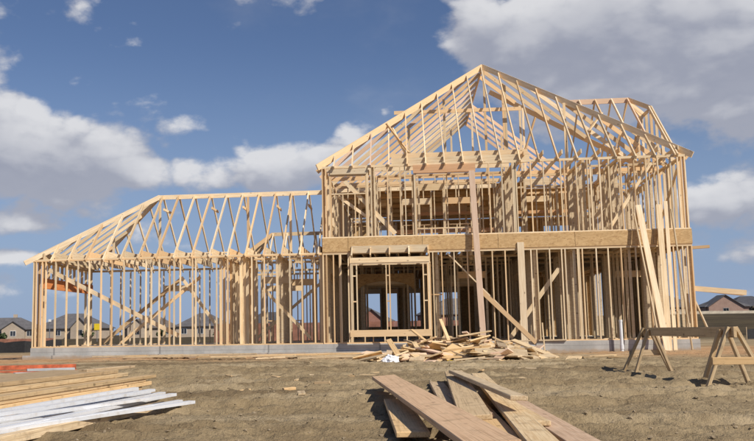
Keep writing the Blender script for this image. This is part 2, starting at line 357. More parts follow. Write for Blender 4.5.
def micro(x, y):
    near = 1 - sstep((y - 24) / 14)
    f = vnoise(x * 1.3, y * 1.6, 2) * 0.022 + vnoise(x * 3.4, y * 4.6, 3) * 0.030 + (0.25 - np.abs(vnoise(x * 7.7, y * 9.7, 4))) * 0.060 + (0.25 - np.abs(vnoise(x * 17, y * 21, 5))) * 0.045
    # wheel ruts running across the lot
    for (c, sl_, wd, dep) in ((12.7, -0.10, 0.26, 0.06), (14.4, -0.10, 0.26, 0.055), (9.6, 0.07, 0.22, 0.05), (11.1, 0.07, 0.22, 0.045), (18.2, -0.04, 0.3, 0.06), (20.0, -0.04, 0.3, 0.06), (7.4, -0.03, 0.2, 0.04), (16.4, 0.05, 0.25, 0.05)):
        dd = (y - c - sl_ * x + 0.25 * vnoise(x * 0.5, y * 0 + c, 6)) / wd
        f = f - 1.7 * dep * np.exp(-dd * dd) * (0.6 + 0.8 * vnoise(x * 3, y * 3, 7) + 0.35 * np.sign(np.sin(x * 22 + y * 9)) * np.exp(-dd * dd)) + dep * 1.0 * np.exp(-((np.abs(dd) - 1.5) / 0.5) ** 2)
    return f * 1.35 * near
def gh(x, y): return float(macro(np.array([x]), np.array([y]))[0])
def ghf(x, y): return gh(x, y) + float(micro(np.array([float(x)]), np.array([float(y)]))[0])
xs = np.concatenate([np.linspace(-900, -60, 22), np.linspace(-56, -12, 40), np.arange(-11.5, -5, 0.12), np.arange(-5, 7.5, 0.05), np.arange(7.5, 15, 0.12), np.linspace(16, 70, 45), np.linspace(75, 900, 24)])
ys = np.concatenate([np.linspace(-40, 3, 16), np.arange(3.3, 13, 0.05), np.arange(13, 20, 0.075), np.arange(20, 32, 0.14), np.linspace(33, 70, 30), np.linspace(75, 260, 40), np.linspace(300, 3000, 20)])
GX, GY = np.meshgrid(xs, ys)
GZ = macro(GX, GY) + micro(GX, GY)
nx, ny = len(xs), len(ys)
me = bpy.data.meshes.new('ground')
co = np.stack([GX, GY, GZ], -1).reshape(-1, 3)
ii = (np.arange(ny - 1)[:, None] * nx + np.arange(nx - 1)[None, :]).reshape(-1)
fc = np.stack([ii, ii + 1, ii + 1 + nx, ii + nx], -1)
me.vertices.add(len(co)); me.vertices.foreach_set('co', co.reshape(-1).astype(np.float32))
me.loops.add(fc.size); me.loops.foreach_set('vertex_index', fc.reshape(-1).astype(np.int32))
me.polygons.add(len(fc)); me.polygons.foreach_set('loop_start', np.arange(0, fc.size, 4, dtype=np.int32)); me.polygons.foreach_set('loop_total', np.full(len(fc), 4, dtype=np.int32))
me.polygons.foreach_set('use_smooth', np.ones(len(fc), dtype=bool))
me.update(calc_edges=True); me.materials.append(MATS['dirt'])
tag(link('ground', me), kind='structure')

# loose clods
def lump_mesh(count, area, smin, smax, seed):
    r = random.Random(seed); V = []; F = []
    base = bmesh.new(); bmesh.ops.create_icosphere(base, subdivisions=1, radius=1.0)
    bv = [v.co.copy() for v in base.verts]; bf = [tuple(v.index for v in f.verts) for f in base.faces]; base.free()
    pts = [area(r) for _ in range(count)]
    P = np.array(pts); H = macro(P[:, 0], P[:, 1]) + micro(P[:, 0], P[:, 1])
    for (x, y), z in zip(pts, H):
        s = smin + (smax - smin) * r.random() ** 3; n = len(V); sq = 0.45 + 0.4 * r.random(); a = r.random() * 6.28; st = 0.7 + 0.6 * r.random()
        for c in bv:
            j = 0.65 + 0.6 * r.random(); px, py, pz = c.x * j * s * st, c.y * j * s, c.z * j * s * sq
            V.append((x + px * math.cos(a) - py * math.sin(a), y + px * math.sin(a) + py * math.cos(a), z + pz + s * 0.2))
        F += [tuple(i + n for i in f) for f in bf]
    return V, F
def area_near(r):
    y = 4.5 + 22 * r.random() ** 1.4; x = (-0.42 + 1.0 * r.random()) * y * 1.05
    return (x, y)
V, F = lump_mesh(7000, area_near, 0.004, 0.022, 11)
tag(mesh_obj('dirt_clods', V, F, 'clod'), 'loose brown clods of earth strewn over the bare lot', 'clods', kind='stuff')

# ------------------------------------------------------------------ the timber frame house
YAW = 0.10533; S_M = 0.8537
ua = Vector((math.cos(YAW), -math.sin(YAW), 0)); va = Vector((math.sin(YAW), math.cos(YAW), 0))
HO = Vector((0, 29.351, 0)) + ua * 0.35
def hw(u, v, z=0.0): return HO + ua * u + va * v + Vector((0, 0, z))
house = empty('timber_frame_house', HO, -YAW)
tag(house, 'unfinished two storey house of bare timber framing on a concrete slab', 'house')
T, D = 0.038, 0.089
Z0, ZP, ZF, ZT = 0.40, 3.405, 3.877, 6.30
W = 11.8; WL = -9.97; DEP = 15.6; WD = 5.72
count = {}; EXTRA = []
rj = random.Random(5)
def H(name, a, b, wd, h, m='spruce', up=(0, 0, 1), limit=None, jit=0.0):
    a, b = Vector(a), Vector(b); up = Vector(up)
    if jit:
        a += Vector((rj.uniform(-jit, jit), rj.uniform(-jit, jit), 0)); b += Vector((rj.uniform(-jit, jit), rj.uniform(-jit, jit), 0))
    count[name] = count.get(name, 0) + 1
    if count[name] > 298:
        EXTRA.append((name, a, b, wd, h, m, up)); return None
    return beam(name, a, b, wd, h, m, house, up)
def stud(u, v, z0, z1, along='u', m='spruce', d=D, t=T):
    # `along` = direction of the wall: stud is t along it and d across it; its local up is across the wall
    upd = (0, 1, 0) if along == 'u' else (1, 0, 0)
    return H('stud', (u, v, z0), (u, v, z1), t, d, m, upd, jit=0.004)
def wall(along, fix, s0, s1, z0, z1, pos=None, step=0.4064, openings=(), dbl=True, d=D, block=False):
    """a stud wall. along 'u': runs in u at v=fix ; along 'v': runs in v at u=fix. z0 floor, z1 top of plates"""
    P = (lambda s, z: (s, fix, z)) if along == 'u' else (lambda s, z: (fix, s, z))
    segs = []; c = s0
    for (a, b, zb, zt) in sorted(openings):
        if zb <= z0 + 0.05:
            segs.append((c, a)); c = b
    segs.append((c, s1))
    for a, b in segs:
        if b - a > 0.1: H('bottom_plate', P(a, z0 + T / 2), P(b, z0 + T / 2), d, T)
    H('top_plate', P(s0, z1 - T / 2), P(s1, z1 - T / 2), d, T)
    zt_ = z1 - T
    if dbl: H('top_plate', P(s0, z1 - 1.5 * T - 0.0015), P(s1, z1 - 1.5 * T - 0.0015), d - 0.003, T); zt_ = z1 - 2 * T - 0.0015
    if pos is None:
        pos = []; x = s0 + T / 2
        while x < s1 - 0.1: pos.append(x); x += step
        pos.append(s1 - T / 2)
    zb_ = z0 + T
    for x in pos:
        cut = None
        for o in openings:
            if o[0] - 0.02 < x < o[1] + 0.02: cut = o
        uu, vv = (x, fix) if along == 'u' else (fix, x)
        if cut is None: stud(uu, vv, zb_, zt_, along, d=d)
        else:
            if cut[2] > z0 + 0.25: stud(uu, vv, zb_, cut[2] - T, along, d=d)
            if cut[3] < z1 - 0.45: stud(uu, vv, cut[3] + 0.24, zt_, along, d=d)
    for (a, b, zb, zt) in openings:
        for e, sgn in ((a, -1), (b, 1)):
            for kx in (0.5, 1.52):
                q = e + sgn * T * kx; uu, vv = (q, fix) if along == 'u' else (fix, q)
                stud(uu, vv, zb_, zt_ if kx > 1 else min(zt, zt_), along, d=d)
        if zt < z1 - 0.15: H('header', P(a - T, zt + 0.118), P(b + T, zt + 0.118), d - 0.006, 0.235, 'spruce')
        if zb > z0 + 0.25: H('window_sill', P(a, zb - T / 2), P(b, zb - T / 2), d + 0.004, T)

# slab and footing
def slab_part(name, pts, z0, z1):
    n = len(pts); V = [(x, y, z0) for x, y in pts] + [(x, y, z1) for x, y in pts]
    F = [tuple(range(n))[::-1], tuple(range(n, 2 * n))] + [(i, (i + 1) % n, n + (i + 1) % n, n + i) for i in range(n)]
    return mesh_obj(name, V, F, 'concrete', house)
slab_part('slab', [(WL - 0.02, -0.02), (W + 0.04, -0.02), (W + 0.04, DEP), (-0.5, DEP), (-0.5, 9.9), (-4.2, 9.9), (-4.2, WD + 0.03), (WL - 0.02, WD + 0.03)], -0.12, Z0)
slab_part('footing', [(WL - 0.22, -0.20), (3.0, -0.20), (3.0, -0.021), (WL - 0.22, -0.021)], -0.14, 0.15)

VC = D / 2
# --- front wall, ground floor
wing_u = [-9.95, -9.86, -9.65, -9.52] + [-9.17, -8.78, -8.38, -7.99, -7.57, -7.19, -6.77, -6.4, -6.0, -5.82, -5.55, -5.19, -5.03, -4.82, -4.4, -4.29, -4.0, -3.58, -3.2, -2.77, -2.38, -1.96, -1.53, -1.1, -0.7, -0.28]
wall('u', VC, WL, -0.02, Z0, ZP, pos=wing_u)
main_u = [0.02, 0.13, 0.36, 0.56, 0.60, 0.85, 3.62, 3.91, 4.31, 4.74, 5.12, 5.54, 5.95, 6.77, 6.96, 7.36, 7.74, 7.85, 8.24, 8.285, 8.39, 8.83, 9.2, 9.6, 10.06, 10.46, 10.86, 11.22, 11.5, 11.65, 11.78]
wall('u', VC, 0.0, W, Z0, ZP, pos=main_u, openings=[(0.97, 3.45, 0.80, 2.95)])
for u in (1.35, 1.62, 2.0, 2.42, 2.72, 3.1): stud(u, VC, Z0 + T, 0.80 - T)
H('post', (6.45, -0.045, 0.30), (6.45, -0.045, 3.58), 0.215, 0.04, 'spruce', (0, 1, 0))
# --- upper front wall
up_u = [0.03, 0.15, 0.28, 1.50, 1.55, 1.66, 1.78, 2.21, 2.62, 2.79, 5.54, 5.95, 6.30, 6.345, 6.41, 6.88, 7.29, 7.84, 7.96, 8.34, 8.69, 8.78, 9.07, 9.37, 9.74, 10.16, 10.53, 10.9, 11.3, 11.52, 11.64, 11.74]
wall('u', VC, 0.0, W, ZF, ZT, pos=up_u + [0.71, 1.12, 3.6, 4.0, 4.4, 4.75], openings=[(0.34, 1.47, 5.37, 5.95), (3.16, 5.0, 4.14, 5.96)])
# deep fir header nailed over the big upper opening, light header over the small one
H('header', (3.06, -0.022, 6.10), (5.10, -0.022, 6.10), 0.04, 0.27, 'header_fir')
H('header', (0.30, -0.022, 6.10), (1.52, -0.022, 6.10), 0.04, 0.19, 'spruce')
# --- OSB rim band in sheets
us = [0.0, 0.86, 3.30, 5.74, 8.18, 10.62, W + 0.02]
for a, b in zip(us[:-1], us[1:]):
    beam('rim_sheet', (a + 0.006, -0.010, (ZP + ZF) / 2 + 0.0015), (b - 0.006, -0.010, (ZP + ZF) / 2 + 0.0015), 0.016, ZF - ZP - 0.004, 'osb', house)
for (u, a, b) in ((-0.006, 0, DEP), (W + 0.008, 0, DEP)):
    for q in range(7):
        beam('rim_sheet', (u, 0.02 + q * 2.44, (ZP + ZF) / 2), (u, min(DEP, 0.01 + (q + 1) * 2.44), (ZP + ZF) / 2), 0.016, ZF - ZP - 0.004, 'osb', house)
for q in range(5): beam('rim_sheet', (q * 2.36 + 0.003, DEP + 0.006, (ZP + ZF) / 2), (q * 2.36 + 2.357, DEP + 0.006, (ZP + ZF) / 2), 0.012, ZF - ZP - 0.004, 'osb', house)
# floor joists and deck
n = 0; u = 0.05
while u < W:
    H('floor_joist', (u, 0.01, ZP + 0.215), (u, DEP - 0.02, ZP + 0.215), T, 0.42, 'spruce'); u += 0.4064
for i in range(10):
    for j in range(6):
        if (i in (3, 4) and j == 2): continue      # stair well
        beam('subfloor_sheet', (0.02 + i * 1.18 + 0.59 - 0.588, 0.03 + j * 2.55 + 1.27, ZF - 0.018), (0.02 + i * 1.18 + 0.59 + 0.588, 0.03 + j * 2.55 + 1.27, ZF - 0.018), 2.545, 0.018, 'osb', house)

# --- bay window box standing proud of the front wall
BV = -0.42
H('bay_sill', (0.90, BV, 0.725), (3.51, BV, 0.725), T, 0.215)
H('bay_sill', (0.90, BV + 0.04, 0.73), (3.51, BV + 0.04, 0.73), T, 0.185)
for u in (0.92, 3.49): H('bay_side_beam', (u, BV + 0.062, 0.725), (u, -0.004, 0.725), T, 0.18)
H('bay_header', (0.95, BV, 3.085), (3.50, BV, 3.085), T, 0.17)
H('bay_plate', (0.94, BV + 0.045, 2.98), (3.51, BV + 0.045, 2.98), D, T)
H('bay_ledger', (0.97, -0.042, 3.47), (3.50, -0.042, 3.47), T, 0.24)
for u in (0.99, 1.60, 2.22, 2.85, 3.47): H('bay_rafter', (u, BV - 0.045, 3.20), (u, -0.062, 3.50), T, 0.12)
for u in (0.96, 1.00, 1.145, 2.10, 2.205, 3.29, 3.43, 3.475): stud(u, BV + 0.045, 0.822, 2.96)
for (a, b) in ((1.02, 1.125), (2.12, 2.185), (3.31, 3.41)):
    for z in (1.75, 2.58): H('blocking', (a, BV + 0.045, z), (b, BV + 0.045, z), D - 0.01, T)
for u in (0.94, 3.49):
    for v in (-0.24,): stud(u, v, 0.822, 3.0, 'v')
    H('bay_plate', (u, BV + 0.092, 2.98), (u, -0.005, 2.98), D - 0.02, T)

# --- braces on the front
H('brace', (4.10, 0.15, 3.30), (6.75, 0.15, 0.45), T, 0.14, 'spruce', (0, 1, 0)).rotation_euler
H('brace', (5.12, -0.045, 2.05), (6.80, -0.06, 0.35), 0.14, T, 'spruce', (0, 1, 0))
H('brace', (6.05, 0.45, 0.5), (7.72, 0.45, 2.75), 0.14, T, 'spruce', (0, 1, 0))
H('brace', (3.52, 0.12, 1.95), (3.92, 0.12, 1.95), D, T)
H('brace', (0.78, 0.115, 5.80), (2.43, 0.115, 3.98), 0.14, T, 'spruce', (0, 1, 0))
H('brace', (0.55, 0.16, 5.3), (1.6, 0.16, 4.5), 0.10, T, 'spruce', (0, 1, 0))
H('brace', (9.30, 0.125, 3.95), (10.75, 0.125, 6.1), 0.10, T, 'spruce', (0, 1, 0))
H('brace', (8.7, 1.9, 4.0), (10.2, 1.9, 5.6), 0.14, T, 'spruce', (0, 1, 0))
H('brace', (11.74 - 0.14, 0.3, 5.9), (11.74 - 0.14, 3.2, 4.0), 0.12, T, 'spruce', (1, 0, 0))
# wing braces (front, rear, crossing)
H('brace', (-9.45, 0.115, 3.05), (-4.9, 0.115, 0.75), 0.14, T, 'spruce', (0, 1, 0))
H('brace', (-10.0 + 0.6, WD - 0.14, 0.5), (-6.2, WD - 0.14, 3.0), 0.14, T, 'spruce', (0, 1, 0))
H('brace', (-7.9, 3.3, 0.5), (-4.9, 3.3, 2.9), 0.12, T, 'spruce', (0, 1, 0))
H('brace', (-5.6, 3.2, 2.9), (-3.9, 3.2, 0.6), 0.12, T, 'spruce', (0, 1, 0))
H('brace', (-2.1, 0.6, 2.3), (-0.5, 0.6, 0.6), 0.10, T, 'spruce', (0, 1, 0))
H('brace', (-0.3, 2.2, 2.5), (-2.6, 2.2, 0.6), 0.10, T, 'spruce', (0, 1, 0))
H('blocking', (6.1, -0.02, 0.42), (7.75, -0.05, 0.43), 0.09, T)

# --- wing: rear and side walls, header over the garage opening, partitions
wall('u', WD - VC, WL, -4.2, Z0, ZP, openings=[(-6.9, -5.7, 0.4, 2.5)])
wall('v', WL + VC, 0.1, WD - 0.1, Z0, ZP, pos=[0.13, 0.45, 0.85, 4.95, 5.3, 5.55])
for q in range(2): H('garage_header', (WL + 0.03 + 0.045 * q, 0.80, 2.63), (WL + 0.03 + 0.045 * q, 5.62, 2.63), 0.043, 0.36, 'laminated')
for v in (1.25, 1.66, 2.07, 2.48, 2.88, 3.29, 3.7, 4.1, 4.5): stud(WL + VC, v, 2.82, ZP - 0.08, 'v')
wall('v', -3.45, 0.1, WD - 0.1, Z0, ZP, openings=[(3.6, 4.6, 0.4, 2.5)], step=0.56)
wall('v', -2.75, 0.1, 3.2, Z0, ZP, step=0.56)
wall('u', 3.2, -3.4, -0.1, Z0, ZP, openings=[(-1.6, -0.7, 0.4, 2.5)])
wall('v', -0.02 - VC, 0.1, 9.8, Z0, ZP, openings=[(4.0, 5.2, 0.4, 2.5)], step=0.56)
wall('u', 7.4, -4.1, -0.15, Z0, ZP, openings=[(-3.0, -1.6, 1.3, 2.5)])
wall('v', -4.15, WD, 9.8, Z0, ZP, step=0.56)
wall('u', 9.8, -4.1, -0.15, Z0, ZP)

# --- upper floor partitions first (they show most), then below
wall('v', 0.06, 0.1, DEP - 0.1, ZF, ZT, openings=[(2.5, 3.9, 4.7, 5.9)], step=0.56)
wall('v', W - 0.05, 0.1, DEP - 0.1, ZF, ZT, openings=[(4.8, 6.2, 4.7, 5.9)], step=0.56)
wall('v', 6.40, 0.1, 7.0, ZF, ZT, openings=[(4.3, 5.2, ZF, 5.9)], step=0.56)
wall('v', 1.70, 0.1, 4.2, ZF, ZT, step=0.56)
wall('u', 2.9, 6.5, W - 0.2, ZF, ZT, openings=[(7.1, 7.9, ZF, 5.9)])
wall('u', 4.2, 0.2, 6.2, ZF, ZT, openings=[(2.7, 3.7, 4.75, 5.5), (4.3, 5.5, 4.75, 5.5)])
wall('v', 8.6, 0.2, 2.8, ZF, ZT, step=0.56)
wall('v', 9.75, 0.2, 2.8, ZF, ZT, step=0.56)
wall('u', 2.1, 1.8, 6.3, ZF, ZT, openings=[(3.3, 4.1, ZF, 5.7)])
wall('v', 3.1, 2.2, 4.1, ZF, ZT, step=0.5)
wall('u', 1.45, 8.7, W - 0.2, ZF, ZT)
wall('u', 5.6, 6.6, W - 0.2, ZF, ZT)
wall('u', 7.2, 0.2, W - 0.2, ZF, ZT, openings=[(1.0, 2.0, ZF, 5.9), (3.4, 5.2, ZF, 5.6), (7.6, 8.6, ZF, 5.9)])
wall('v', 10.1, 3.0, 7.0, ZF, ZT, step=0.56)
REAR_W = [(1.1, 2.3), (3.2, 4.4), (4.7, 5.9), (7.3, 8.5), (9.6, 10.8)]
wall('u', DEP - VC, 0.1, W - 0.1, ZF, ZT, openings=[(a, b, 4.55, 5.85) for a, b in REAR_W])
# ground floor partitions
wall('v', 0.06, 0.1, DEP - 0.1, Z0, ZP, openings=[(1.9, 3.2, 0.4, 2.6)], step=0.56)
wall('v', W - 0.05, 0.1, DEP - 0.1, Z0, ZP, openings=[(5.4, 6.6, 1.2, 2.6)], step=0.56)
wall('v', 6.9, 0.1, 9.0, Z0, ZP, openings=[(4.4, 5.4, 0.4, 2.6)], step=0.56)
wall('v', 8.15, 0.1, 4.0, Z0, ZP, step=0.56)
wall('u', 4.1, 7.0, W - 0.2, Z0, ZP, openings=[(10.3, 11.2, 0.4, 2.6)])
wall('v', 9.9, 0.2, 4.0, Z0, ZP, step=0.56)
wall('u', 2.2, 8.3, W - 0.2, Z0, ZP)
wall('u', 2.6, 3.9, 6.8, Z0, ZP, openings=[(4.6, 5.5, 0.4, 2.6)])
wall('u', 1.1, 7.0, 8.1, Z0, ZP)
wall('u', 6.6, 0.2, W - 0.2, Z0, ZP, openings=[(1.2, 2.6, 0.4, 2.6), (4.4, 5.4, 0.4, 2.6)])
wall('u', 1.5, -3.3, -0.15, Z0, ZP, openings=[(-2.2, -1.3, 0.4, 2.5)])
wall('v', -1.55, 0.2, 3.1, Z0, ZP, step=0.5)
wall('v', 10.8, 0.2, 2.1, Z0, ZP, step=0.5)
wall('v', 3.75, 0.2, 4.6, Z0, ZP, openings=[(1.2, 3.0, 0.4, 2.6)], step=0.56)
wall('u', 4.65, 0.2, 6.7, Z0, ZP, openings=[(1.15, 2.75, 0.4, 2.55), (4.4, 5.4, 0.4, 2.6)])
wall('u', 8.6, 0.2, 6.8, Z0, ZP, openings=[(1.0, 2.9, 0.4, 2.6), (3.9, 5.6, 0.4, 2.6)])
REAR_L = [(0.7, 1.4), (1.75, 2.25), (2.9, 3.4), (4.3, 5.3)]
wall('u', DEP - VC, 0.1, W - 0.1, Z0, ZP, openings=[(a, b, 1.0, 2.65) for a, b in REAR_L])
# arched opening in the hall wall
arc = []; N = 14
for i in range(N + 1):
    a = math.pi * i / N; arc.append((1.95 - 0.8 * math.cos(a) * 1.35, 2.25 + 0.42 * math.sin(a)))
arc[0] = (0.86, 2.25); arc[-1] = (3.04, 2.25)
V = []; F = []
for dv in (0.0, 0.012):
    for (uu, zz) in arc: V.append((uu, 4.58 - dv, zz))
    for (uu, zz) in arc: V.append((uu, 4.58 - dv, 2.95))
n = 2 * (N + 1)
for i in range(N):
    F.append((i, i + 1, N + 2 + i, N + 1 + i)); F.append((n + i + 1, n + i, n + N + 1 + i, n + N + 2 + i)); F.append((i + 1, i, n + i, n + i + 1))
mesh_obj('arch_panel', V, F, 'osb', house)
# sheathing on the rear walls, one sheet per bay between the windows
def sheath(z0, z1, wins, wz0, wz1, x0=0.0, x1=W, vpos=DEP + 0.006):
    cuts = sorted(set([x0, x1] + [c for w_ in wins for c in w_]))
    for a, b in zip(cuts[:-1], cuts[1:]):
        isw = any(abs(a - q[0]) < 1e-6 for q in wins)
        for (c, d_) in (((z0, wz0), (wz1, z1)) if isw else ((z0, z1),)):
            beam('wall_sheet', (a + 0.002, vpos, (c + d_) / 2), (b - 0.002, vpos, (c + d_) / 2), 0.011, d_ - c - 0.002, 'osb', house)
sheath(ZF, ZT, REAR_W, 4.55, 5.85); sheath(Z0, ZP, REAR_L, 1.0, 2.65)
for q in range(4): beam('wall_sheet', (W + 0.008, 3.6 + q * 2.2, (Z0 + ZP) / 2), (W + 0.008, 5.79 + q * 2.2, (Z0 + ZP) / 2), 0.011, ZP - Z0 - 0.01, 'osb', house)

# --- sheets added over the rear rooms to block sun and darken them
for i in range(6):
    for j in range(6):
        if (i, j) in ((5, 0), (4, 0), (0, 5)): continue
        beam('shade_sheet', (0.1 + i * 1.9, 5.7 + j * 1.65 + 0.82, ZT + 0.165), (0.1 + i * 1.9 + 1.89, 5.7 + j * 1.65 + 0.82, ZT + 0.165), 1.64, 0.018, 'osb', house)
# --- ceiling joists, upper
for v in (1.3, 3.0, 4.4, 5.72, 7.3, 8.9, 10.6, 12.2, 13.9, 15.3):
    i = int(v)
    H('ceiling_joist', (0.02, v, ZT + 0.075), (6.35 if i % 3 else W - 0.02, v, ZT + 0.075), T, 0.145)
u = 6.7
while u < W: H('ceiling_joist', (u, 0.02, ZT + 0.228), (u, 7.1, ZT + 0.228), T, 0.14); u += 0.61
H('ceiling_beam', (2.35, 0.26, ZT + 0.14), (6.9, 0.26, ZT + 0.14), T, 0.20)
H('ceiling_beam', (2.35, 0.62, ZT + 0.36), (6.9, 0.62, ZT + 0.36), T, 0.22)
H('ceiling_beam', (2.9, 6.9, 5.50), (6.35, 6.9, 5.50), 0.045, 0.13, 'header_fir'); H('ceiling_beam', (2.2, 6.9, 4.78), (6.35, 6.9, 4.78), 0.045, 0.16, 'header_fir'); H('ceiling_beam', (6.5, 6.9, 5.45), (9.6, 6.9, 5.45), 0.045, 0.13, 'header_fir')
H('ceiling_beam', (0.3, 0.30, ZT - 0.2), (1.6, 0.30, ZT - 0.2), T, 0.18)

# --- main hip roof
UX, VX = 5.98, 5.65; RISE = S_M * VX; ZR = ZT + 0.05
ap = Vector((UX, VX, ZR + RISE))
mw_ = RISE / UX; me_ = RISE / (W - UX)
def zfront(v): return ZR + S_M * v
def zw(u): return ZR + mw_ * u
def ze(u): return ZR + me_ * (W - u)
H('hip_rafter', (-0.12, -0.11, ZR - 0.10), ap + Vector((0, 0, 0.0)), 0.042, 0.215)
H('hip_rafter', (W + 0.16, -0.14, ZR - 0.11), ap + Vector((0, 0, 0.0)), 0.042, 0.205)
H('ridge_board', ap, (UX, DEP, ap.z), T, 0.19)
u = 11.42; jf = []
while u > 0.25: jf.append(u); u -= 0.61
for u in jf:
    vt = VX * (u / UX if u < UX else (W - u) / (W - UX))
    if vt < 0.2: continue
    H('rafter', (u, -0.16, zfront(-0.16)), (u, vt - 0.02, zfront(vt - 0.02)), T, 0.115, 'spruce' if rj.random() < 0.8 else 'fir_pink')
v = 0.38; i = 0
while v < DEP:
    ut = UX * v / VX if v < VX else UX
    H('rafter', (-0.18, v * 1.28, zw(-0.18)), ((UX * v * 1.28 / VX if v * 1.28 < VX else UX) - 0.03, v * 1.28, zw((UX * v * 1.28 / VX if v * 1.28 < VX else UX) - 0.03)), T, 0.145, 'fir_pink' if rj.random() < 0.3 else 'spruce') if v * 1.28 < DEP else None
    if v < 7.9:
        uh = W - (W - UX) * v / VX if v < VX else UX
        ue = min(W + 0.15, 8.05 + (6.5 - v) * 1.24)
        H('rafter', (uh + 0.03, v, ze(uh + 0.03)), (ue, v, ze(ue)), T, 0.15)
    elif v > 11.0:
        H('rafter', (UX + 0.03, v, ze(UX + 0.03)), (W + 0.1, v, ze(W + 0.1)), T, 0.135, 'fir_pink' if rj.random() < 0.7 else 'spruce')
    v += 0.95; i += 1
H('valley_rafter', (6.45, 7.79, ze(6.45) - 0.08), (11.7, 3.556, ze(11.7) - 0.08), 0.042, 0.20)
H('collar_beam', (2.45, 5.0, 9.28), (7.35, 5.0, 9.25), T, 0.14)
H('collar_beam', (3.6, 12.6, 9.1), (8.4, 12.6, 9.1), T, 0.14)
for (u, v, zt) in ((UX + 0.05, VX + 0.06, ap.z - 0.1), (6.7, 5.3, 10.35), (6.78, 5.3, 10.3), (7.5, 6.6, ze(7.5) - 0.15), (7.62, 6.6, ze(7.62) - 0.15), (9.1, 5.62, ze(9.1) - 0.15), (4.4, 5.2, zw(4.4) - 0.1), (3.0, 4.6, zw(3.0) - 0.1), (6.05, 12.6, ap.z - 0.1), (5.05, 12.6, zw(5.05) - 0.1), (7.4, 12.6, ze(7.4) - 0.1), (8.6, 3.0, 8.9), (10.4, 4.55, ze(10.4) - 0.12)):
    H('roof_post', (u, v, ZT + 0.15), (u, v, zt), D, T)
H('brace', (2.4, 1.6, 7.9), (3.1, 2.1, 6.5), D, T); H('brace', (2.2, 1.3, 8.0), (3.3, 2.1, 6.6), D, T)
H('brace', (8.0, 5.9, 9.1), (7.2, 6.9, 6.6), D, T)
# --- side gable with a clipped end
RV, RZ = 3.10, ZR + S_M * 3.10 - 0.02; GU = 11.46
H('ridge_board', (8.75, RV, RZ - 0.05), (10.86, RV, RZ - 0.05), T, 0.19, 'fir_pink')
for u in (9.15, 9.72, 10.29, 10.85):
    vh = VX * (W - u) / (W - UX) + 0.02
    H('rafter', (u, vh, zfront(vh) + 0.02), (u, RV - 0.02, RZ - 0.01), T, 0.11, 'fir_pink' if u > 10.8 else 'spruce')
    H('rafter', (u, RV + 0.02, RZ - 0.01), (u, 2 * RV + 0.1, ZR - 0.08), T, 0.11)
CL = 2.50
for du in (0.0, 0.085):
    H('rafter', (GU + du - 0.04, -0.12, zfront(-0.12)), (GU + du - 0.04, CL, zfront(CL)), T, 0.13)
    H('rafter', (GU + du - 0.04, 2 * RV + 0.12, zfront(-0.12)), (GU + du - 0.04, 2 * RV - CL, zfront(CL)), T, 0.13)
H('hip_rafter', (10.86, RV, RZ - 0.02), (GU, CL, zfront(CL) - 0.01), T, 0.16)
H('hip_rafter', (10.86, RV, RZ - 0.02), (GU, 2 * RV - CL, zfront(CL) - 0.01), T, 0.16)
H('gable_tie', (GU - 0.08, CL - 0.05, zfront(CL) - 0.14), (GU - 0.08, 2 * RV - CL + 0.05, zfront(CL) - 0.14), T, 0.12)
H('rafter', (10.86, RV - 0.02, RZ - 0.1), (GU - 0.06, RV - 0.01, zfront(CL) - 0.1), T, 0.12)
for v in (1.3, 1.9, 2.5, 3.1, 3.7, 4.3, 4.9):
    H('gable_stud', (GU + 0.02, v, ZT), (GU + 0.02, v, zfront(min(v, 2 * RV - v, CL)) - 0.12), D, T)
H('brace', (10.3, 3.1, 7.0), (10.85, 3.1, RZ - 0.15), D, T); H('brace', (9.3, 2.6, 7.7), (9.95, 3.1, 8.5), D, T); H('brace', (10.9, 2.3, 7.2), (11.3, 2.9, 8.3), D, T)

# --- roof over the wing
WV = 2.86; ZW = ZP + 0.05; WRZ = ZW + S_M * WV; WU = -6.35
def zwf(v): return ZW + S_M * v
H('ridge_board', (WU, WV, WRZ - 0.02), (-0.02, WV, WRZ - 0.02), T, 0.165)
H('hip_rafter', (WL - 0.22, -0.20, zwf(-0.18) - 0.03), (WU, WV, WRZ), 0.042, 0.17, 'spruce')
H('hip_rafter', (WL - 0.22, 2 * WV + 0.20, zwf(-0.18) - 0.03), (WU, WV, WRZ), 0.042, 0.17)
u0 = -3.79; us = [u0 + 0.61 * i for i in range(-10, 7)]
for u in us:
    vt = WV if u > WU else WV * (u - WL) / (WU - WL)
    if vt < 0.3: continue
    H('rafter', (u, -0.18, zwf(-0.18)), (u, vt - 0.02, zwf(vt - 0.02)), T, 0.12)
    H('rafter', (u + 0.02, 2 * WV + 0.18, zwf(-0.18)), (u + 0.02, 2 * WV - vt + 0.02, zwf(vt - 0.02)), T, 0.12)
for v in [0.5 + 0.61 * i for i in range(9)]:
    vv = min(v, 2 * WV - v); ut = WL + (WU - WL) * vv / WV; mm = (WRZ - ZW) / (WU - WL)
    H('rafter', (WL - 0.2, v, ZW - 0.2 * mm), (ut - 0.03, v, ZW + mm * (ut - WL - 0.03)), T, 0.12)
for u in us + [-9.7]:
    if u > WL: H('ceiling_joist', (u + 0.045, 0.13, ZP + 0.118), (u + 0.045, WD - 0.13, ZP + 0.118), T, 0.232)
H('ceiling_beam', (WL + 0.1, 1.9, ZP + 0.26), (-3.5, 1.9, ZP + 0.26), 0.14, T); H('ceiling_beam', (WL + 0.1, 3.9, ZP + 0.26), (-0.2, 3.9, ZP + 0.26), 0.14, T)
for u in (-6.33, -8.1, -3.0, -1.42):
    zz = WRZ - 0.1 if u > WU - 0.1 else ZW + (WRZ - ZW) * (u - WL) / (WU - WL) - 0.1
    H('roof_post', (u, WV, ZP + 0.15), (u, WV, zz), D, T)
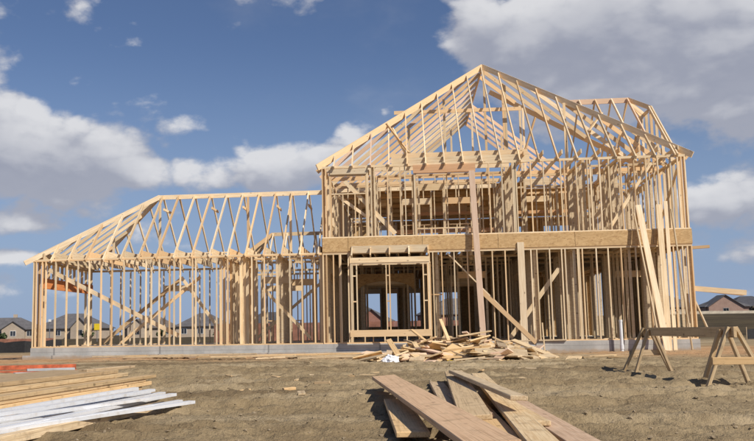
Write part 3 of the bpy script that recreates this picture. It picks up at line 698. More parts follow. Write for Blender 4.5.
for u in (-6.1, -4.3, -3.15, -1.9, -0.75):
    H('collar_tie', (u + 0.06, WV - 0.55, WRZ - 0.55), (u + 0.06, WV + 0.55, WRZ - 0.55), T, D)
# low roof over the rear ell
EV, EZ = 7.75, 4.92
H('ridge_board', (-2.85, EV, EZ), (-0.05, EV, EZ), T, 0.15)
for u in (-2.8, -2.2, -1.6, -1.0, -0.4):
    H('rafter', (u, EV - 1.75, EZ - 1.5), (u, EV - 0.02, EZ), T, 0.12); H('rafter', (u, EV + 1.85, EZ - 1.55), (u, EV + 0.02, EZ), T, 0.12)
for s in (-1, 1): H('hip_rafter', (-4.4, EV + s * 1.75, EZ - 1.5), (-2.85, EV, EZ), T, 0.15)
for v in (6.6, 7.2, 7.75, 8.3, 8.9):
    d_ = 1 - abs(v - EV) / 1.75; H('rafter', (-4.5, v, EZ - 1.55), (-4.4 + 1.55 * d_ - 0.02, v, EZ - 1.5 + 1.5 * d_), T, 0.12)
# --- outriggers on the far side wall
H('outrigger', (W + 0.02, 0.35, 1.96), (13.28, 0.10, 1.76), 0.42, 0.06); H('outrigger', (W + 0.02, 0.13, 1.985), (13.30, -0.10, 1.81), 0.06, 0.16)
H('outrigger_brace', (W + 0.03, 0.2, 1.60), (12.25, 0.25, 0.50), D, T)
H('outrigger', (W + 0.02, 0.4, 3.30), (12.42, 0.3, 3.32), 0.14, 0.09)
# timber beyond the counted pieces
if EXTRA:
    by = {}
    for (nm, a, b, wd, h, m, up_) in EXTRA: by.setdefault((nm, m), []).append((a, b, wd, h, up_))
    for (nm, m), L_ in by.items():
        mb = MB()
        for a, b, wd, h, up_ in L_: mb.obox(frame_matrix(a, b, up_), (b - a).length, wd, h)
        o = mb.build(nm, m, house); tag(o, kind='stuff')
print('PARTS', {k_: v_ for k_, v_ in count.items() if v_ > 20}, 'extra', len(EXTRA))

# ------------------------------------------------------------------ boards leaning on and standing at the house
def top_board(name, a, b, wd, h, m, label, cat, group=None, up=(0, 0, 1), chamfer=0.004, roll=0.0):
    """a single loose board: object origin at its lower end's base"""
    o = beam(name, a, b, wd, h, m, None, Vector(up), chamfer, roll)
    return tag(o, label, cat, group)
fr = va * 1.0
def lean(u0, u1, z1, vb, wd, th, m, label, vtop=-0.05):
    a = hw(u0, vb, gh(*hw(u0, vb)[:2]) - 0.02); b = hw(u1, vtop, z1)
    top_board('leaning_board', a, b, wd, th, m, label, 'board', 'boards leaning on the house front', up=(va.x, va.y, 0.0))
lean(10.62, 10.20, 4.68, -0.85, 0.185, 0.038, 'spruce', 'wide tilted plank with a knot leaning against the upper storey')
lean(10.40, 10.05, 4.40, -0.95, 0.038, 0.089, 'spruce', 'slim bright stick leaning edge on against the rim board', vtop=-0.09)
lean(10.72, 10.84, 4.68, -0.62, 0.175, 0.038, 'spruce', 'plank leaning with its head left of the upright one', vtop=-0.05)
lean(10.94, 11.05, 4.78, -0.50, 0.115, 0.038, 'spruce', 'nearly upright plank against the corner studs')
lean(11.37, 11.20, 4.52, -0.75, 0.038, 0.089, 'spruce', 'thin stick leaning beside the outer house corner', vtop=-0.09)
a = hw(5.13, -0.42, gh(*hw(5.13, -0.42)[:2]) + 0.02); b = hw(4.97, -0.09, 5.98)
top_board('leaning_board', a, b, 0.19, 0.038, 'fir_pink', 'long pinkish plank leaning from heap to the upper header', 'board', 'boards leaning on the house front', up=(va.x, va.y, 0))
top_board('stake', hw(7.02, -0.30, -0.05), hw(7.00, -0.16, 0.98), 0.04, 0.04, 'spruce', 'thin upright stake standing before the slab beside the scrap heap', 'stake')
# pvc riser at slab
def tube(name, pts, r, m, parent=None, seg=12):
    V = []; F = []
    for i, q in enumerate(pts):
        q = Vector(q); d = (Vector(pts[min(i + 1, len(pts) - 1)]) - Vector(pts[max(0, i - 1)])).normalized()
        x = d.orthogonal().normalized(); y = d.cross(x)
        for j in range(seg): t = 2 * math.pi * j / seg; V.append(q + (x * math.cos(t) + y * math.sin(t)) * r)
    for i in range(len(pts) - 1):
        for j in range(seg): F.append((i * seg + j, i * seg + (j + 1) % seg, (i + 1) * seg + (j + 1) % seg, (i + 1) * seg + j))
    F += [tuple(range(seg))[::-1], tuple(range((len(pts) - 1) * seg, len(pts) * seg))]
    return mesh_obj(name, V, F, m, parent, smooth=False)
pp = empty('vent_pipe', hw(9.40, -0.24, 0))
tube('pipe', [(0, 0, -0.1), (0, 0, 0.98)], 0.05, 'pvc', pp, 16); tube('coupling', [(0, 0, 0.12), (0, 0, 0.26)], 0.062, 'pvc', pp, 16); tube('cap', [(0, 0, 0.97), (0, 0, 1.03)], 0.058, 'pvc', pp, 16)
tag(pp, 'white plastic pipe standing upright against the slab edge', 'pipe')

# ------------------------------------------------------------------ sawhorse (long beam on two A frames)
sh = empty('sawhorse', (5.6, 13.5, 0))
tag(sh, 'long site-built timber sawhorse with splayed legs at both ends', 'sawhorse')
so = Vector((5.6, 13.5, 0))
P0 = Vector((5.40, 11.45, 0)); P1 = Vector((5.83, 15.75, 0)); bd = (P1 - P0).normalized(); bs_ = Vector((bd.y, -bd.x, 0))
HT = 0.71
def sb(name, a, b, wd, h, m='weathered_near', up=(0, 0, 1)): beam(name, Vector(a) - so, Vector(b) - so, wd, h, m, sh, Vector(up), 0.003)
sb('beam', P0 + Vector((0, 0, HT + 0.005)), P1 + Vector((0, 0, HT + 0.005)), 0.040, 0.14)
for (c, dd, mm) in ((P0 + bd * 0.12, 1, 'spruce_near'), (P1 - bd * 0.12, -1, 'weathered_near')):
    for s in (-1, 1):
        for j, of in enumerate((0.0, 0.30)):
            e = c + bd * (dd * of)
            foot = e + bs_ * (s * (0.40 - 0.10 * j)) + bd * (-dd * 0.06 + dd * 0.10 * j); foot.z = ghf(foot.x, foot.y) - 0.01
            top = e + bs_ * (s * 0.045) + Vector((0, 0, HT + 0.07 - 0.03 * j))
            sb('leg', foot, top, 0.089, 0.038, mm, bs_)
    e = c + bd * (-dd * 0.065)
    sb('brace', e + bs_ * -0.29 + Vector((0, 0, 0.35)), e + bs_ * 0.33 + Vector((0, 0, 0.35)), 0.035, 0.095, mm)

# ------------------------------------------------------------------ planks in the foreground
def plank(name, x0, y0, x1, y1, z0, z1, wd, th, m, label, group='planks tipped in a loose pile on the dirt', roll=0.0):
    return top_board(name, (x0, y0, z0), (x1, y1, z1), wd, th, m, label, 'plank', group, (0, 0, 1), 0.005, roll)
plank('plank', 0.87, 11.25, 0.93, 4.70, 0.225, 0.20, 0.286, 0.042, 'fir_pink_near', 'long wide pinkish brown plank lying on top of the pile', roll=R(4))
plank('plank', 0.84, 9.3, 0.69, 6.35, 0.085, 0.075, 0.24, 0.040, 'spruce_near', 'pale board half buried under the wide pinkish plank')
plank('plank', 1.62, 11.9, 1.23, 8.1, 0.10, 0.12, 0.19, 0.038, 'weathered_near', 'greyish board lying low between the pinkish plank and the pile', roll=R(-4))
plank('plank', 1.88, 12.1, 1.16, 6.5, 0.235, 0.17, 0.235, 0.038, 'weathered_near', 'weathered tan plank lying end up across the middle of the pile', roll=R(3))
plank('plank', 1.72, 11.0, 1.60, 7.05, 0.29, 0.262, 0.14, 0.038, 'spruce_near', 'narrow pale board laid crosswise highest on the pile', roll=R(-3))
plank('plank', 2.30, 12.6, 1.30, 5.0, 0.175, 0.12, 0.19, 0.040, 'spruce_near', 'long cream board running under the crosswise one', roll=R(2))
plank('plank', 2.12, 10.2, 1.66, 5.3, 0.07, 0.07, 0.235, 0.040, 'fir_pink_near', 'reddish plank along the outer edge of the pile', roll=R(-2))
plank('plank', 1.62, 9.6, 1.20, 5.9, 0.075, 0.075, 0.286, 0.040, 'spruce_near', 'wide clean board lying flat in the middle of the pile')
plank('plank', 1.86, 9.0, 1.66, 6.55, 0.115, 0.118, 0.10, 0.038, 'spruce_near', 'short narrow stick lying on the reddish plank')
plank('plank', 1.45, 9.4, 1.36, 7.2, 0.13, 0.115, 0.14, 0.038, 'fir_pink_near', 'short reddish stub peeking out between pale boards', roll=R(5))
plank('plank', 1.55, 7.4, 1.42, 5.3, 0.04, 0.04, 0.24, 0.038, 'weathered_near', 'dirty board on the ground beneath the cream one')

# ------------------------------------------------------------------ left stack: sheets, boards, white channels, orange and grey lumber
LG = 'boards stacked on the bare dirt beside the white channels'
def sheet(x0, y0, x1, y1, z0, z1, wd, th, m, label, roll=0.0, name='board'):
    return top_board(name, (x0, y0, z0), (x1, y1, z1), wd, th, m, label, 'board', LG, (0, 0, 1), 0.004, roll)
sheet(-1.66, 9.3, -2.62, 5.0, 0.055, 0.055, 0.10, 0.07, 'spruce_near', 'straight tan timber lying in front of the white channels')
LAB = ['lowest of the broad sheets stacked behind the white channels', 'second lowest of the broad sheets behind the white channels', 'third broad sheet up in the stack behind the white channels', 'weathered top sheet of the broad stack behind the white channels',
       'lower pale sheet set back on the broad stack', 'upper pale sheet set back on the broad stack']
ST = [(-2.80, 12.1, -3.72, 6.6, 1.25, 0.028, 'plywood'), (-2.84, 11.9, -3.80, 6.5, 1.2, 0.080, 'plywood'), (-2.78, 12.2, -3.70, 6.8, 1.22, 0.132, 'spruce_near'), (-2.82, 12.05, -3.78, 6.6, 1.2, 0.184, 'plywood'),
      (-3.05, 12.5, -4.05, 7.2, 1.0, 0.237, 'spruce_near'), (-3.12, 12.3, -4.15, 7.0, 0.95, 0.289, 'plywood')]
for lab_, (x0, y0, x1, y1, w_, z_, m_) in zip(LAB, ST): sheet(x0, y0, x1, y1, z_ + 0.02, z_ + 0.02, w_, 0.049, m_, lab_, name='plywood_sheet')
sheet(-2.22, 12.3, -2.95, 8.2, 0.215 + 0.02, 0.215 + 0.02, 0.14, 0.04, 'spruce_near', 'narrow tan board lying along the edge of the broad stack')
sheet(-2.62, 12.9, -2.98, 11.6, 0.345, 0.345, 0.12, 0.038, 'weathered_near', 'short dark offcut lying on the pale upper sheet')
sheet(-2.05, 11.4, -2.95, 6.0, 0.045, 0.045, 0.16, 0.05, 'weathered_near', 'flat board lying on the ground under the white channels')
sheet(-1.72, 9.9, -2.60, 6.2, 0.045, 0.045, 0.16, 0.05, 'weathered_near', 'flat board on the ground under the front channels')
for q in range(3): sheet(-4.25 + 0.05 * q, 15.2 - 0.1 * q, -6.2, 12.1, 0.045 + 0.062 * q, 0.045 + 0.062 * q, 0.9, 0.06, ('plywood', 'spruce_near', 'plywood')[q], ('lowest', 'middle', 'topmost')[q] + ' sheet of the short pale bundle beside the grey boards', name='plywood_sheet')
for i, (x0, y0, x1, y1, z) in enumerate(((-4.0, 16.1, -5.2, 15.6, 0.10), (-4.25, 16.6, -5.3, 15.9, 0.14), (-4.5, 16.9, -5.3, 16.6, 0.18), (-4.45, 15.9, -5.4, 15.3, 0.05))):
    tag(beam('grey_board', (x0, y0, z), (x1, y1, z), 0.15, 0.045, 'grey_board', None, Vector((0, 0, 1)), 0.004), 'small grey board in a low bundle before the orange timbers', 'board', 'grey boards in a low bundle')
for i, (x0, y0, x1, y1, z, w_) in enumerate(((-4.9, 18.6, -8.6, 17.5, 0.06, 0.3), (-5.0, 18.9, -8.8, 17.9, 0.16, 0.22), (-4.2, 18.0, -5.6, 17.6, 0.06, 0.22), (-4.45, 17.6, -5.2, 17.2, 0.055, 0.18))):
    nm = ('long orange timber at the bottom of the orange stack', 'long orange timber on top of the orange stack', 'short orange offcut poking past the stack', 'smallest orange offcut on the dirt')[i]
    tag(beam('orange_timber', (x0, y0, z), (x1, y1, z), w_, 0.09, 'orange_plastic', None, Vector((0, 0, 1)), 0.004), nm, 'timber', 'orange painted timbers')
# white J channels: thin U section strips, slightly bowed
def channel(p0, p1, wd, hgt, sag, i):
    p0, p1 = Vector(p0), Vector(p1); d = (p1 - p0); sd = Vector((d.y, -d.x, 0)).normalized(); N = 10; t = 0.007
    prof = [(-wd / 2, 0), (-wd / 2, hgt), (-wd / 2 + t, hgt), (-wd / 2 + t, t), (wd / 2 - t, t), (wd / 2 - t, hgt * 0.55), (wd / 2, hgt * 0.55), (wd / 2, 0)]
    prof = [(x, hgt - z) for x, z in prof][::-1]          # laid face up: open side down
    V = []; F = []; n = len(prof); org = p0.copy(); org.z = 0
    for q in range(N + 1):
        s = q / N; c = p0 + d * s + Vector((0, 0, -sag * math.sin(math.pi * s))) + sd * (0.06 * math.sin(s * 3.1 + i * 1.7)); c -= org
        for (x, z) in prof: V.append(c + sd * x + Vector((0, 0, z)))
    for q in range(N):
        for j in range(n): F.append((q * n + j, q * n + (j + 1) % n, (q + 1) * n + (j + 1) % n, (q + 1) * n + j))
    F += [tuple(range(n)), tuple(range(N * n, N * n + n))[::-1]]
    o = mesh_obj('white_channel', V, F, 'vinyl_white'); o.location = org
    return tag(o, 'long white plastic channel strip fanned out on the boards', 'channel', 'white plastic channels fanned out on the boards')
rq = random.Random(12); CH = []
for i in range(11):
    t = i / 7 if i < 8 else (i - 7.6) / 3.6
    CH.append((-2.26 + 0.95 * t + (0.04 if i > 7 else 0), 11.5 - 2.0 * t + rq.uniform(-.35, .35), -2.98 + 0.60 * t, 6.3 + rq.uniform(-.25, .25) + (0.5 if i > 7 else 0), (0.078 if i < 8 else 0.125) + rq.uniform(0, .02), (0.07, 0.09)[i % 2]))
CL_ = ['hindmost white plastic channel of the fan against the tan board', 'white plastic channel second from the tan board behind the fan', 'white plastic channel with its tip reaching far in the fan', 'white plastic channel in the middle of the lower layer of the fan', 'slim white plastic channel just past the middle of the fan', 'white plastic channel under the crossing strips of the fan',
       'white plastic channel next to the outermost in the fan', 'outermost white plastic channel whose tip overhangs the front timber', 'white plastic channel lying on the rear strips of the fan', 'white plastic channel lying on the middle strips of the fan', 'white plastic channel crossing askew over the front strips of the fan']
for i, (x0, y0, x1, y1, lz, wd) in enumerate(CH):
    channel((x0, y0, lz), (x1, y1, lz + 0.01), wd * 0.85, 0.03, 0.0, i)['label'] = CL_[i]

# ------------------------------------------------------------------ heap of offcuts in front of the slab
r = random.Random(21)
HC = hw(3.9, -4.4); GRP = 'offcuts thrown into a heap before the slab'
def heap_h(x, y):
    e = ((x - HC.x - 0.3) / 2.4) ** 2 + ((y - HC.y) / 2.5) ** 2
    return 0.44 * max(0, 1 - e) ** 0.8 + 0.24 * math.exp(-(((x - HC.x - 0.35) / 0.9) ** 2 + ((y - HC.y - 0.3) / 1.2) ** 2))
kinds = [('short pale offcut lying in the tangled scrap heap before the slab', 'spruce_near'), ('brownish weathered offcut lying in the tangled scrap heap before the slab', 'weathered_near'), ('pinkish offcut lying in the tangled scrap heap before the slab', 'fir_pink')]
for i in range(210):
    lay = (i + 0.5) / 210
    for _ in range(30):
        x = HC.x + 0.3 + r.uniform(-2.7, 2.5); y = HC.y + r.uniform(-2.5, 2.3)
        hh = heap_h(x, y)
        if hh > 0.04 or r.random() < 0.15: break
    z = gh(x, y) + hh * (0.35 + 0.68 * lay) + 0.02
    L = r.choice((0.35, 0.5, 0.65, 0.8, 1.0, 1.3)); wd = r.choice((0.089, 0.14, 0.19, 0.235, 0.235, 0.3, 0.36))
    a = r.uniform(0, math.pi); tilt = r.gauss(0, 0.12) + (0.35 if r.random() < 0.08 else 0)
    d = Vector((math.cos(a) * math.cos(tilt), math.sin(a) * math.cos(tilt), math.sin(tilt))) * L / 2
    c = Vector((x, y, max(z, gh(x, y) + abs(d.z) + 0.02)))
    lab, m = kinds[0 if r.random() < 0.76 else (1 if r.random() < 0.5 else 2)]
    o = beam('offcut', c - d, c + d, wd, 0.038, m, None, Vector((0, 0, 1)), 0.0, r.gauss(0, 0.3))
    size = ('stubby', 'short', 'long')[0 if L < 0.55 else (1 if L < 0.9 else 2)] + (' narrow' if wd < 0.12 else (' broad' if wd > 0.22 else ''))
    tone = {'spruce_near': 'pale', 'weathered_near': 'brownish', 'fir_pink': 'pinkish'}[m]
    spot = 'near the white bag' if x < HC.x - 1.0 else ('beside the fanned strips' if x > HC.x + 1.5 else 'in the middle')
    tag(o, f'{size} {tone} offcut {spot} of the scrap heap' if spot == 'in the middle' else f'{size} {tone} offcut in the scrap heap {spot}', 'offcut', GRP)
# a few longer sticks stuck up in the heap
for (u, v, z0, u2, v2, z2, wd, lab) in ((4.45, -4.2, 0.40, 3.95, -3.9, 0.82, 0.14, 'pale board jutting up toward the bay from the scrap heap'), (4.95, -4.4, 0.5, 4.75, -4.0, 1.10, 0.10, 'slim stick standing tall out of the scrap heap'),
        (5.2, -4.4, 0.62, 6.1, -4.2, 0.75, 0.24, 'broad board crowning the scrap heap'), (3.3, -4.4, 0.12, 4.6, -4.7, 0.62, 0.14, 'long board sloping up the end of the heap by the white bag'), (4.2, -5.3, 0.12, 4.0, -4.6, 0.48, 0.14, 'short board stood on end in the heap')):
    top_board('offcut', hw(u - 1.1, v, z0), hw(u2 - 1.1, v2, z2), wd, 0.038, 'spruce_near', lab, 'offcut', GRP)
# stacked sheet strips with black straps on the right of the heap
for i in range(9):
    u0 = 4.15 + 0.05 * i; v0 = -6.6 + 0.38 * i
    z0 = 0.08 + 0.018 * i
    a = hw(u0, v0, gh(*hw(u0, v0)[:2]) + z0 + 0.16); b = hw(u0 + 2.0 - 0.07 * i, v0 + 1.4, gh(*hw(u0, v0)[:2]) + 0.05 + 0.012 * i)
    tag(beam('sheet_strip', a, b, 0.36, 0.016, 'osb' if i % 3 else 'spruce_near', None, Vector((0, 0, 1)), 0.0, R(-4)), 'flat strip of board slumped in the fan beside the heap', 'strip', 'board strips fanned beside the heap')
top_board('board', hw(4.4, -3.0, 0.52), hw(6.4, -2.6, 0.30), 0.12, 0.038, 'grey_board', 'long grey board lying behind the fanned strips', 'board')
# yellow strap
tag(tube('packing_strap', [tuple(hw(u, v, gh(*hw(u, v)[:2]) + z)) for u, v, z in ((3.7, -6.6, 0.05), (4.2, -6.7, 0.03), (4.7, -6.6, 0.06), (5.3, -6.2, 0.12))], 0.012, 'strap_yellow', None, 6), 'yellow packing strap lying at the foot of the fanned strips', 'strap')
# boards strewn along the slab
rs = random.Random(4)
for i, (u, v, L, a, wd, m) in enumerate(((-3.6, -2.0, 3.4, 0.03, 0.19, 's'), (-1.9, -2.6, 2.6, -0.05, 0.14, 's'), (-0.3, -2.2, 3.2, 0.06, 0.24, 's'), (1.0, -3.2, 2.4, -0.12, 0.14, 's'), (-5.2, -1.7, 1.8, 0.1, 0.14, 's'), (0.4, -3.9, 1.6, 0.2, 0.19, 's'), (-2.7, -3.3, 1.5, -0.2, 0.14, 'w'), (1.9, -2.2, 2.2, 0.02, 0.14, 's'), (7.9, -4.4, 0.9, 0.5, 0.14, 's'), (8.3, -5.0, 0.7, -0.3, 0.19, 's'), (7.6, -5.4, 0.8, 0.1, 0.14, 'w'), (-1.2, -3.8, 0.9, 0.5, 0.1, 's'), (-4.6, -2.5, 2.6, 0.06, 0.24, 's'), (-2.4, -1.5, 3.0, -0.02, 0.24, 's'), (-0.9, -1.6, 2.4, 0.04, 0.19, 's'), (0.9, -1.7, 2.6, -0.04, 0.24, 's'), (-0.2, -3.0, 2.0, 0.12, 0.24, 's'), (1.3, -2.6, 1.9, -0.08, 0.19, 's'), (-6.4, -1.5, 1.7, 0.05, 0.19, 's'))):
    c = hw(u, v); d = (ua * math.cos(a) + va * math.sin(a)) * L / 2
    z = max(gh(c.x + d.x * t, c.y + d.y * t) for t in (-1, -.5, 0, .5, 1)) + 0.045
    tag(beam('strewn_board', Vector((c.x - d.x, c.y - d.y, z)), Vector((c.x + d.x, c.y + d.y, z + 0.02)), wd, 0.038, 'spruce_near' if m == 's' else 'weathered_near', None, Vector((0, 0, 1)), 0.004), (('broad' if wd > 0.2 else 'narrow') + (' long' if L > 2.3 else ' shorter') + ' board lying flat on the dirt ' + ('close to the wing slab' if v > -2.1 else 'away from the slab')) if L > 1.2 else 'short stub of wood lying alone on the dirt', 'board', 'long boards strewn before the slab' if L > 1.2 else 'short stubs strewn on the dirt')
for (x, y, L, wd, a, lab) in ((-0.32, 11.6, 0.16, 0.09, 0.3, 'tiny pale wood block alone on the open dirt'), (0.12, 12.9, 0.22, 0.1, -0.2, 'small dark wood stub alone on the open dirt')):
    z = ghf(x, y) + 0.03
    tag(beam('wood_block', (x - L / 2 * math.cos(a), y - L / 2 * math.sin(a), z), (x + L / 2 * math.cos(a), y + L / 2 * math.sin(a), z + 0.01), wd, 0.038, 'spruce_near' if 'pale' in lab else 'weathered_near', None, Vector((0, 0, 1)), 0.003), lab, 'wood block')
rc = random.Random(31)
for i in range(26):
    x, y = (rc.uniform(-1.5, 5.5), rc.uniform(14, 23)) if i < 18 else (rc.uniform(-1.2, 4.5), rc.uniform(8, 14))
    L = rc.uniform(0.10, 0.42); a = rc.uniform(0, 3.1); z = ghf(x, y) + 0.018; wdt = rc.uniform(0.03, 0.1)
    tag(beam('wood_chip', (x - L / 2 * math.cos(a), y - L / 2 * math.sin(a), z), (x + L / 2 * math.cos(a), y + L / 2 * math.sin(a), z + 0.01), wdt, 0.02, 'spruce_near', None, Vector((0, 0, 1)), 0.0, rc.uniform(-.2, .2)), 'small splinter of pale wood dropped on the open dirt', 'wood chip', 'splinters dropped on the open dirt')
# crumpled white bag
bm = bmesh.new(); bmesh.ops.create_icosphere(bm, subdivisions=4, radius=1.0)
for v in bm.verts:
    n = mnoise.fractal(v.co * 1.6 + Vector((3, 1, 9)), 0.9, 2.1, 4); ridg = abs(mnoise.noise(v.co * 3.1))
    s = 1 + 0.30 * n - 0.35 * ridg
    v.co = Vector((v.co.x * 0.21 * s, v.co.y * 0.17 * s, max(-0.05, v.co.z * 0.12 * s + 0.05)))
me = bpy.data.meshes.new('plastic_bag'); bm.to_mesh(me); bm.free(); me.materials.append(MATS['bag_white'])
o = link('plastic_bag', me); o.location = (1.86, 21.6, gh(1.86, 21.6) + 0.05); tag(o, 'crumpled white plastic bag at the foot of the scrap heap', 'bag')

# ------------------------------------------------------------------ surroundings
def silt_fence(name, p, label):
    e = empty(name, (p[0][0], p[0][1], gh(*p[0]))); V = []; F = []; L = []
    for i in range(len(p) - 1):
        a, b = Vector((*p[i], 0)), Vector((*p[i + 1], 0)); n = max(2, int((b - a).length / 0.5))
        for j in range(n): L.append(a + (b - a) * (j / n))
    L.append(Vector((*p[-1], 0)))
    rr = random.Random(9)
    for i, q in enumerate(L):
        z = gh(q.x, q.y); t = 0.58 + 0.05 * math.sin(i * 1.9) + rr.uniform(-.03, .03); off_ = 0.04 * math.sin(i * 0.9)
        for (dy, zz) in ((off_, -0.05), (off_ * .5, t), (off_ * .5 + 0.02, t), (off_ + 0.02, -0.05)): V.append((q.x - p[0][0], q.y - p[0][1] + dy, z + zz - gh(*p[0])))
    for i in range(len(L) - 1):
        for j in range(4): F.append((i * 4 + j, i * 4 + (j + 1) % 4, i * 4 + 4 + (j + 1) % 4, i * 4 + 4 + j))
    mesh_obj('fabric', V, F, 'black_fabric', e)
    for q in L[::5]:
        z = gh(q.x, q.y); b = Vector((q.x - p[0][0], q.y - p[0][1] - 0.05, z - gh(*p[0])))
        beam('stake', b + Vector((0, 0, -0.1)), b + Vector((0.02, 0, 0.75)), 0.04, 0.04, 'weathered_near', e)
    tag(e, label, 'silt fence')
silt_fence('silt_fence', [(-27.0, 45.5), (-20, 46.0), (-15.0, 46.5), (-13.5, 48)], 'low black silt fence running past the far end of the slab')
silt_fence('silt_fence', [(26.6, 55.0), (30, 55.5), (38, 57)], 'low black silt fence behind the sawhorse below the grassy bank')

def far_house(x, y, rz, wx, wy, zb, wh, rise, wallm, roofm, label, chim=False, gable=None, over=0.5, z_off=0.0, windows=True):
    z0 = gh(x, y) - 0.1 + z_off
    e = empty('suburban_house', (x, y, z0), rz)
    mb = MB(); mb.box(-wx / 2, wx / 2, -wy / 2, wy / 2, 0, wh); mb.build('wall', wallm, e)
    X0, Y0 = wx / 2 + over, wy / 2 + over; rl = max(0.3, X0 - Y0 * 0.95)
    V = [(-X0, -Y0, wh), (X0, -Y0, wh), (X0, Y0, wh), (-X0, Y0, wh), (-rl, 0, wh + rise), (rl, 0, wh + rise), (-X0, -Y0, wh - .18), (X0, -Y0, wh - .18), (X0, Y0, wh - .18), (-X0, Y0, wh - .18)]
    F = [(0, 1, 5, 4), (1, 2, 5), (2, 3, 4, 5), (3, 0, 4), (6, 7, 1, 0), (7, 8, 2, 1), (8, 9, 3, 2), (9, 6, 0, 3), (9, 8, 7, 6)]
    rf = mesh_obj('roof', V, F, roofm, e)
    if chim:
        mb = MB(); mb.box(rl * .5, rl * .5 + 1.0, 0.6, 1.4, wh, wh + rise + 0.9); mb.build('chimney', wallm, rf)
    if gable is not None:
        gx, gw, gd, grise = gable; g0 = -wy / 2 - gd
        mb = MB(); mb.box(gx - gw / 2, gx + gw / 2, g0, -wy / 2 - 0.003, 0, wh); n = len(mb.v)
        mb.v += [(gx - gw / 2, g0, wh), (gx + gw / 2, g0, wh), (gx, g0, wh + grise)]; mb.f.append((n, n + 1, n + 2)); mb.build('gable_wall', wallm, e)
        a_, b_ = gx - gw / 2 - .4, gx + gw / 2 + .4; k_ = grise / (gw / 2); zl = wh - .4 * k_; back = 0.0
        V = [(a_, g0 - .35, zl), (gx, g0 - .35, wh + grise), (b_, g0 - .35, zl), (a_, back, zl), (gx, back, wh + grise), (b_, back, zl)]
        V += [(q[0], q[1], q[2] + .18) for q in V]
        F = [(6, 7, 10, 9), (7, 8, 11, 10), (0, 3, 4, 1), (1, 4, 5, 2), (0, 1, 7, 6), (1, 2, 8, 7), (0, 6, 9, 3), (2, 5, 11, 8)]
        mesh_obj('gable_roof', V, F, roofm, e)
        fy = g0
    else: fy = None
    if windows:
        n = max(2, int(wx / 3.6))
        for i in range(n):
            cx = -wx / 2 + wx * (i + 0.5) / n
            if gable is not None and abs(cx - gable[0]) < gable[1] / 2 + 0.8: cy, cx = fy, gable[0]
            else: cy = -wy / 2
            fr_ = MB(); fr_.box(cx - .75, cx + .75, cy - 0.06, cy + 0.02, 0.95, 2.45); f_ = fr_.build('window', 'trim_white', e)
            pn = MB()
            for sx in (-1, 1):
                pn.box(cx + (0.04 if sx > 0 else -.66), cx + (.66 if sx > 0 else -.04), cy - 0.08, cy - 0.05, 1.05, 2.35)
            pn.build('pane', 'glass_dark', f_)
    return tag(e, label, 'house')
far_house(-85, 246, 0.1, 20, 12, 0, 2.9, 3.2, 'brick_tan', 'shingle_grey', 'far grey roofed house with a chimney just past the slab end', chim=True, gable=(4, 6, 1.5, 2.0))
far_house(-64, 240, -0.1, 17, 13, 0, 2.9, 3.9, 'brick_tan', 'shingle_grey', 'far house with the tallest grey hip roof behind the garage header', gable=(4.5, 5, 2.0, 2.6))
far_house(-44.5, 246, 0.05, 14, 11, 0, 2.8, 3.3, 'brick_tan', 'shingle_brown', 'far house with a brownish roof behind the wing studs', gable=(-3, 5, 1.5, 2.2))
far_house(-29, 238, -0.05, 13, 11, 0, 3.0, 3.4, 'brick_tan', 'shingle_grey', 'far tan brick house behind the middle of the wing')
far_house(-11.5, 235, 0.1, 14, 11, 0, 2.9, 3.4, 'brick_red', 'shingle_dark', 'far red brick house with dark roof behind the wing partitions')
far_house(9.5, 190, 0.0, 14, 11, 0, 3.0, 3.3, 'brick_red', 'shingle_grey', 'red brick house with grey roof seen through the bay opening', gable=(2.5, 5.5, 1.5, 2.4))
far_house(31, 192, 0.1, 15, 11, 0, 3.0, 3.4, 'brick_red', 'shingle_grey', 'red brick house seen through studs beside the pinkish leaning plank')
far_house(52, 195, -0.1, 15, 11, 0, 3.0, 3.4, 'brick_red', 'shingle_brown', 'red brick house with brown roof behind the shaded rooms')
far_house(114.5, 250, -0.12, 11.5, 11, 0, 2.9, 2.6, 'brick_pink', 'shingle_grey', 'pinkish brick house with grey roof on the grassy bank', gable=(-1.0, 9.0, 1.6, 3.0), windows=True)
far_house(104, 262, 0.1, 13, 11, 0, 3.2, 3.4, 'brick_tan', 'shingle_grey', 'grey hip roofed house behind the pinkish brick one')
far_house(129, 265, 0.0, 15, 12, 0, 3.0, 3.3, 'brick_pink', 'shingle_dark', 'dark roofed house at the end of the grassy bank', chim=False)
far_house(147, 262, 0.1, 13, 11, 0, 3.0, 3.0, 'brick_tan', 'shingle_dark', 'tan house with dark roof beyond the last one on the bank')
far_house(-108, 250, 0.1, 17, 12, 0, 2.9, 3.3, 'brick_red', 'shingle_grey', 'far red brick house at the end of the left row')

# privacy fences: panel by panel
def board_fence(x0, y0, x1, y1, hgt, m, label, step=2.4, bwd=0.15):
    e = empty('privacy_fence', (x0, y0, gh(x0, y0))); a, b = Vector((x0, y0, 0)), Vector((x1, y1, 0)); Lf = (b - a).length; d = (b - a) / Lf; n = int(Lf / step)
    rr = random.Random(int(abs(x0) * 10)); ang = math.atan2(d.y, d.x)
    for i in range(n):
        p = a + d * (i * step); z = gh(p.x, p.y) - gh(x0, y0); mb = MB(); xx = 0.0
        while xx < step - 0.05:
            t = rr.uniform(-.02, .02); dy = rr.uniform(0, .012); mb.box(xx + .005, xx + bwd - .005, dy, dy + .02, 0.02, hgt + t); xx += bwd
        o = mb.build('fence_panel', m, e); o.location = (p.x - x0, p.y - y0, z); o.rotation_euler = (0, 0, ang)
        mb = MB(); mb.box(-.05, .05, .035, .13, -.2, hgt - .05); o = mb.build('post', 'weathered_near', e); o.location = (p.x - x0, p.y - y0, z); o.rotation_euler = (0, 0, ang)
    return tag(e, label, 'fence')
